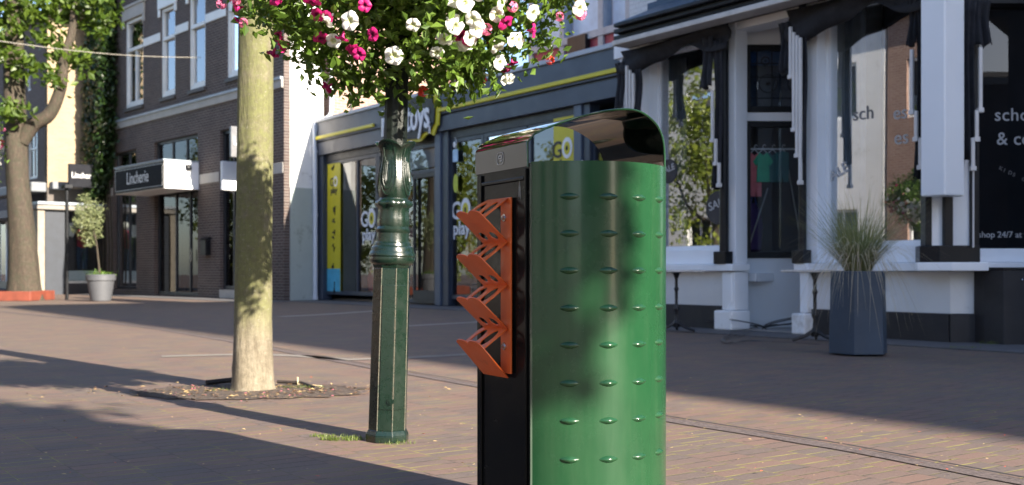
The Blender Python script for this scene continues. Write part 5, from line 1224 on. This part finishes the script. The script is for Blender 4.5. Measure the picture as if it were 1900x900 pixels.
# beige corner house
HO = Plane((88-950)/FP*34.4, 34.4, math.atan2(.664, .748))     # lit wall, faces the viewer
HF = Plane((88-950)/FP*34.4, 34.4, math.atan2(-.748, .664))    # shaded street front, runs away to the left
he = HF.empty("corner_house", label="beige brick corner house beyond the large tree", cat="building")
def hsub(name, mb, m, **k_):
    o = mb.build(name, m, None, **k_); o.parent = he; o.matrix_basis = Matrix.Rotation(HO.a-HF.a, 4, 'Z'); return o
zt = HO.h(88, 25)
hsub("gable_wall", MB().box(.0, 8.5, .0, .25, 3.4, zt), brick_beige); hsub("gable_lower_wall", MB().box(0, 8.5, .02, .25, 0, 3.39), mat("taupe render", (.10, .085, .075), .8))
wx0, wx1 = HF.x(50), HF.x(69); wz0, wz1 = HF.h(60, 332), HF.h(60, 240)
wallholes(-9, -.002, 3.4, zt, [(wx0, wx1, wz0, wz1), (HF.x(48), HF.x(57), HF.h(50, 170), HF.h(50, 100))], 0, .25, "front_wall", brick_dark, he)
window(he, wx0, wx1, wz0, wz1, .06, .09, white_frame, pane_up, ((wx0+wx1)/2,), (wz0+(wz1-wz0)*.62,)); window(he, HF.x(48), HF.x(57), HF.h(50, 170), HF.h(50, 100), .06, .09, white_frame, pane_up, (), ())
MB().box(-9, -.3, 1.5, 1.6, 0, zt).build("inner_wall", interior, he)
MB().prism([(-9.2, -.3), (.3, -.3), (3.5, 7), (-6, 7)], zt, zt+1.6, [(-8, 2.5), (0, 2.5), (.5, 3.5), (-7, 3.5)]).build("roof", mat("dark tile roof", (.06, .05, .05), .8, .3, 5, .3), he)
MB().box(-9, -.0, -.5, -.02, HF.h(80, 358), HF.h(80, 340)).build("shop_awning", mat("grey awning", (.15, .16, .175), .6), he, bevel=.04)  # awning grey darkened for the shadow on this shop front
hsub("shop_awning", MB().box(.05, HO.x(126), -.35, -.02, HO.h(100, 352), HO.h(100, 338)), MC["grey awning"], bevel=.03)
hsub("canopy_board", MB().box(-.6, 5, -.9, -.02, HO.h(100, 392), HO.h(100, 383)), mat("pale fascia", (.20, .185, .165), .7), bevel=.02)  # fascia colour also carries the shop front's shadow
hsub("canopy_roof", MB().box(-.6, 5, -.95, -.02, HO.h(100, 382.5), HO.h(100, 378)), zinc)
# shop front below: column and shutter darkened for the shadow there, display window
hsub("shop_column", MB().box(HO.x(70, -.8), HO.x(83, -.8), -.8, -.3, 0, HO.h(100, 393)), mat("beige column", (.24, .21, .165), .7))
hsub("shop_shutter", MB().box(HO.x(84, -.75), HO.x(120, -.75), -.75, -.5, 0, HO.h(100, 393)), mat("shadow toned shutter", (.018, .024, .036), .5))
wf = hsub("display_window", MB().box(HO.x(121.5, -.7), HO.x(123.5, -.7), -.7, -.6, .35, 2.7).box(HO.x(123.6, -.7), HO.x(175), -.7, -.6, .35, .42), mat("pale frame", (.5, .48, .45), .5))
MB().box(HO.x(123.6, -.7), HO.x(180), -.66, -.65, .42, 2.7).build("pane", pane, wf)
hsub("shop_plinth", MB().box(HO.x(121, -.72), 5, -.72, -.3, 0, .34), interior); hsub("shop_back", MB().box(HO.x(121, -.7), 5, -.1, -.05, 0.34, 2.9), interior)
hsub("display_plinth", MB().box(HO.x(124, -.5), 4.4, -.55, -.15, .345, .75), white_wall)
mq = HO.empty("mannequin", HO.x(145), -.35, .75, label="mannequin in red top and jeans in far left display window", cat="mannequin")
MB().lathe([(.10, .72), (.17, .78), (.15, .95), (.19, 1.18), (.15, 1.30), (.05, 1.34)], 18).build("red_top", mat("red cloth", (.30, .015, .03), .8), mq, smooth=True)
b = MB()
for s_ in (-1, 1): b.tube([(s_*.08, 0, .78), (s_*.10, 0, .4), (s_*.09, 0, .05)], [.10, .08, .06], 10)
b.build("jeans", mat("denim", (.03, .05, .09), .8), mq, smooth=True); MB().ball((0, 0, 1.5), .10, 12, 8, (1, 1, 1.25)).build("head", mat("mannequin skin", (.45, .38, .32), .6), mq, smooth=True)
# row of shops further left, behind the trunk
fr_ = Plane((82-950)/FP*39.5, 39.5, math.atan2(-.748, .664))
rs = fr_.empty("row_shop", label="grey shopfront left of the large tree trunk", cat="building")
MB().box(-14, -1.0, 1.2, 1.5, 3.2, 9).build("upper_wall", brick_dark, rs); MB().box(-14, -.6, .2, 1.5, 2.9, 3.19).build("canopy_board", MC["pale fascia"], rs); MB().box(-14, -.6, 2.2, 2.4, 0, 2.89).build("inner_wall", interior, rs)
b = MB()
for q in range(12): b.box(-13.5+q*1.05, -13.4+q*1.05, 1.1, 1.2, 0, 2.88)
b.build("shop_mullion", white_frame, rs); MB().box(-13.9, -1, 1.14, 1.15, .3, 2.85).build("pane", pane, rs); MB().box(-13.9, -1, 1.0, 1.3, 0, .3).build("stall_riser", dark_frame, rs)
# far end of the street
for (x_, y_, w_, h_, m_, l_) in ((-34, 62, 12, 8, brick_beige, "distant beige house closing the street behind the large tree"), (-21, 70, 12, 9.5, brick_dark, "distant dark brick house behind the corner house")):
    e_ = empty("distant_house", (x_, y_, 0), R(5), l_, "building"); hl = [(-w_/2+1+i*2.6, -w_/2+2.1+i*2.6, z, z+1.6) for i in range(4) for z in (1, 4.2)]
    wallholes(-w_/2, w_/2, 0, h_, hl, 0, .3, "front_wall", m_, e_); MB().box(-w_/2, w_/2, .31, 6, 0, h_-.01).build("core", interior, e_)
    for h in hl: window(e_, *h, .08, .08, white_frame, pane_up)
    MB().prism([(-w_/2-.3, -.4), (w_/2+.3, -.4), (w_/2+.3, 6.4), (-w_/2-.3, 6.4)], h_, h_+3, [(-w_/2+.5, 2.9), (w_/2-.5, 2.9), (w_/2-.5, 3.1), (-w_/2+.5, 3.1)]).build("roof", MC["dark tile roof"], e_)

# ================================================================== STREET OUTSIDE THE FRAME (shade and reflections)
def house(P, x0, x1, hgt, dep, m_, label, wm=white_frame, trim=stone_band, nw=3, storeys=3):
    e_ = P.empty("town_house", (x0+x1)/2, 0, 0, label=label, cat="building"); w_ = x1-x0; hl = []
    for s_ in range(storeys):
        for i in range(nw):
            cx = -w_/2+w_*(i+.5)/nw; hl.append((cx-.55, cx+.55, .9+s_*hgt/storeys if s_ else .5, 2.6+s_*hgt/storeys))
    wallholes(-w_/2, w_/2, 0, hgt, hl, 0, .3, "front_wall", m_, e_); MB().box(-w_/2, w_/2, .31, dep, 0, hgt-.01).build("core", interior2, e_)
    for h in hl: window(e_, *h, .08, .09, wm, pane_up, ((h[0]+h[1])/2,))
    MB().box(-w_/2-.05, w_/2+.05, -.25, -.003, hgt-.35, hgt).build("cornice", trim, e_)
    MB().prism([(-w_/2, -.2), (w_/2, -.2), (w_/2, dep), (-w_/2, dep)], hgt+.001, hgt+.4, [(-w_/2, .6), (w_/2, .6), (w_/2, dep-1), (-w_/2, dep-1)]).build("roof", MC["dark tile roof"], e_)
    return e_
house(Plane(26, -27, math.pi), 0, 24, 9.5, 7, brick_dark, "dark brick row added behind the viewer to darken window reflections", nw=6, storeys=3)  # unseen row, added to keep the corner window's reflection dark
house(BOU, 6.2, 13.5, 4.3, 7, mat("charcoal render", (.05, .05, .055), .8), "low charcoal shop added beyond the right edge to darken reflections", nw=4, storeys=1, wm=dark_frame, trim=black_paint)  # this and the next shop are added as dark reflections for the corner window
house(BOU, 13.6, 21.3, 4.6, 7, brick_dark, "low brick shop added on the right behind the viewer to darken reflections", nw=3, storeys=1)
house(BOU, 21.5, 52, 17.2, 9, brick_dark, "tall brick row of houses up the street behind the viewer", nw=8, storeys=4)
OPP = Plane(*BOU.world(3.2, -17.0)[:2], STREET+math.pi)      # other side of the street
house(OPP, -12.0, -1.0, 5.8, 7, white_wall, "white rendered house across the street near the viewer", nw=4, storeys=2)
house(OPP, -.9, 5.6, 5.4, 7, mat("cream render", (.60, .55, .45), .8, .05, 2), "cream rendered house across the street", nw=3, storeys=2)
house(OPP, 5.7, 13.0, 8.4, 7, brick_pale, "pale brick house across the street", nw=3, storeys=2)
house(OPP, 13.1, 22.0, 8.8, 7, white_wall, "white house across the street opposite the toy shop", nw=3, storeys=2)
house(OPP, 22.1, 32.0, 6.4, 7, brick_dark, "dark brick house across the street farther along", nw=4, storeys=2)

# ================================================================== SMALL THINGS ON THE GROUND
gm = leafmat("weed grass", (.07, .11, .015), (.17, .21, .05), .4)  # one grass green for all the tufts
def tuft(name, px, py, n_, hmax, r_, seed, label, group=None):
    p = gp(px, py); rr_ = random.Random(seed); b = MB()
    for _ in range(n_):
        a = rr_.uniform(0, 6.28); q = r_*math.sqrt(rr_.random()); x_, y_ = q*math.cos(a)*1.6, q*math.sin(a)*.7; l_ = rr_.uniform(.3, 1)*hmax; dx, dy = rr_.gauss(0, .35)*l_, rr_.gauss(0, .35)*l_; w_ = .0016
        t = rr_.uniform(0, 3.14); ex, ey = w_*math.cos(t), w_*math.sin(t)
        b.add([(x_-ex, y_-ey, 0), (x_+ex, y_+ey, 0), (x_+dx*.5+ex*.6, y_+dy*.5+ey*.6, l_*.7), (x_+dx*.5-ex*.6, y_+dy*.5-ey*.6, l_*.7), (x_+dx*1.3, y_+dy*1.3, l_)], [(0, 1, 2, 3), (3, 2, 4)])
    o = b.build(name, gm); o.location = p; tag(o, label, "grass", group, 'stuff'); return o
tuft("grass_tuft", 636, 816, 260, .026, .06, 1, "sunlit grass tuft growing left of the lamp post foot")
tuft("grass_tuft", 598, 810, 90, .018, .035, 2, "small grass tuft farther left of the lamp post foot")
tuft("grass_tuft", 735, 823, 60, .02, .05, 4, "tiny grass tuft right of the lamp post foot")
tuft("grass_tuft", 560, 722, 200, .03, .09, 5, "low weeds at right of the mossy tree trunk")
tuft("grass_tuft", 420, 728, 180, .03, .09, 6, "low weeds at left of the mossy tree trunk")
tuft("grass_tuft", 1838, 641, 120, .06, .07, 7, "weeds at the foot of the black cabinet"); tuft("grass_tuft", 1790, 648, 120, .04, .10, 8, "weeds along the black plinth of the boutique")
# iron edging round the pit, L-shaped stick
e_ = MB(); e_.tube([gp(383, 716)+Vector((0, 0, .02)), gp(440, 712)+Vector((0, 0, .028))], .018, 6); e_.tube([gp(515, 714)+Vector((0, 0, .02)), gp(560, 716)+Vector((0, 0, .018)), gp(586, 724)+Vector((0, 0, .012))], .012, 6)
tag(e_.build("pit_edging", mat("rusty edging", (.03, .022, .018), .8, .4, 20, .3)), "dark rusty edging round the tree pit", "edging")
s_ = MB(); a = gp(552, 716); s_.tube([a+Vector((0, 0, .055)), a+Vector((.003, 0, .010)), gp(597, 719)+Vector((0, 0, .008))], .006, 6); tag(s_.build("bent_stick", mat("pale wood stick", (.55, .45, .28), .7)), "pale bent stick on the paving right of the tree", "stick")
# fallen leaves
lt = MB(); rr_ = random.Random(12)
mats_l = [mat("dry leaf tan", (.42, .30, .14), .8), mat("dry leaf red", (.50, .08, .04), .8), mat("dry leaf brown", (.16, .09, .05), .8), mat("petal litter pink", (.70, .20, .25), .8)]
def litter(n_, fn, m_, name, label, smin=.008, smax=.022):
    b = MB()
    for _ in range(n_):
        p = fn(); s_ = rr_.uniform(smin, smax); a = rr_.uniform(0, 6.28); c_, d_ = math.cos(a)*s_, math.sin(a)*s_; z = .012; t = rr_.uniform(.0, .5)*s_
        b.add([(p.x-c_, p.y-d_, z), (p.x+d_*.5, p.y-c_*.5, z+t), (p.x+c_, p.y+d_, z+.002), (p.x-d_*.5, p.y+c_*.5, z+t*.6)], [(0, 1, 2, 3)])
    tag(b.build(name, m_), label, "litter", None, 'stuff')
anyw = lambda: gp(rr_.uniform(-50, 1900), HY+60+330*rr_.random()**.8)
pitp = lambda: pc+Vector((rr_.gauss(0, .42), rr_.gauss(0, .22), 0))
litter(420, anyw, mats_l[0], "fallen_leaves", "tan leaf crumbs scattered over the paving", .003, .011)
litter(60, anyw, mats_l[1], "fallen_petals", "red petals scattered on the paving", .004, .012)
litter(420, pitp, mats_l[2], "leaf_litter", "brown leaf litter in the tree pit", .006, .02); litter(160, pitp, mats_l[0], "leaf_litter", "tan leaf litter in the tree pit", .006, .02)
litter(50, pitp, mats_l[3], "fallen_petals", "pink petals round the tree foot", .005, .014)
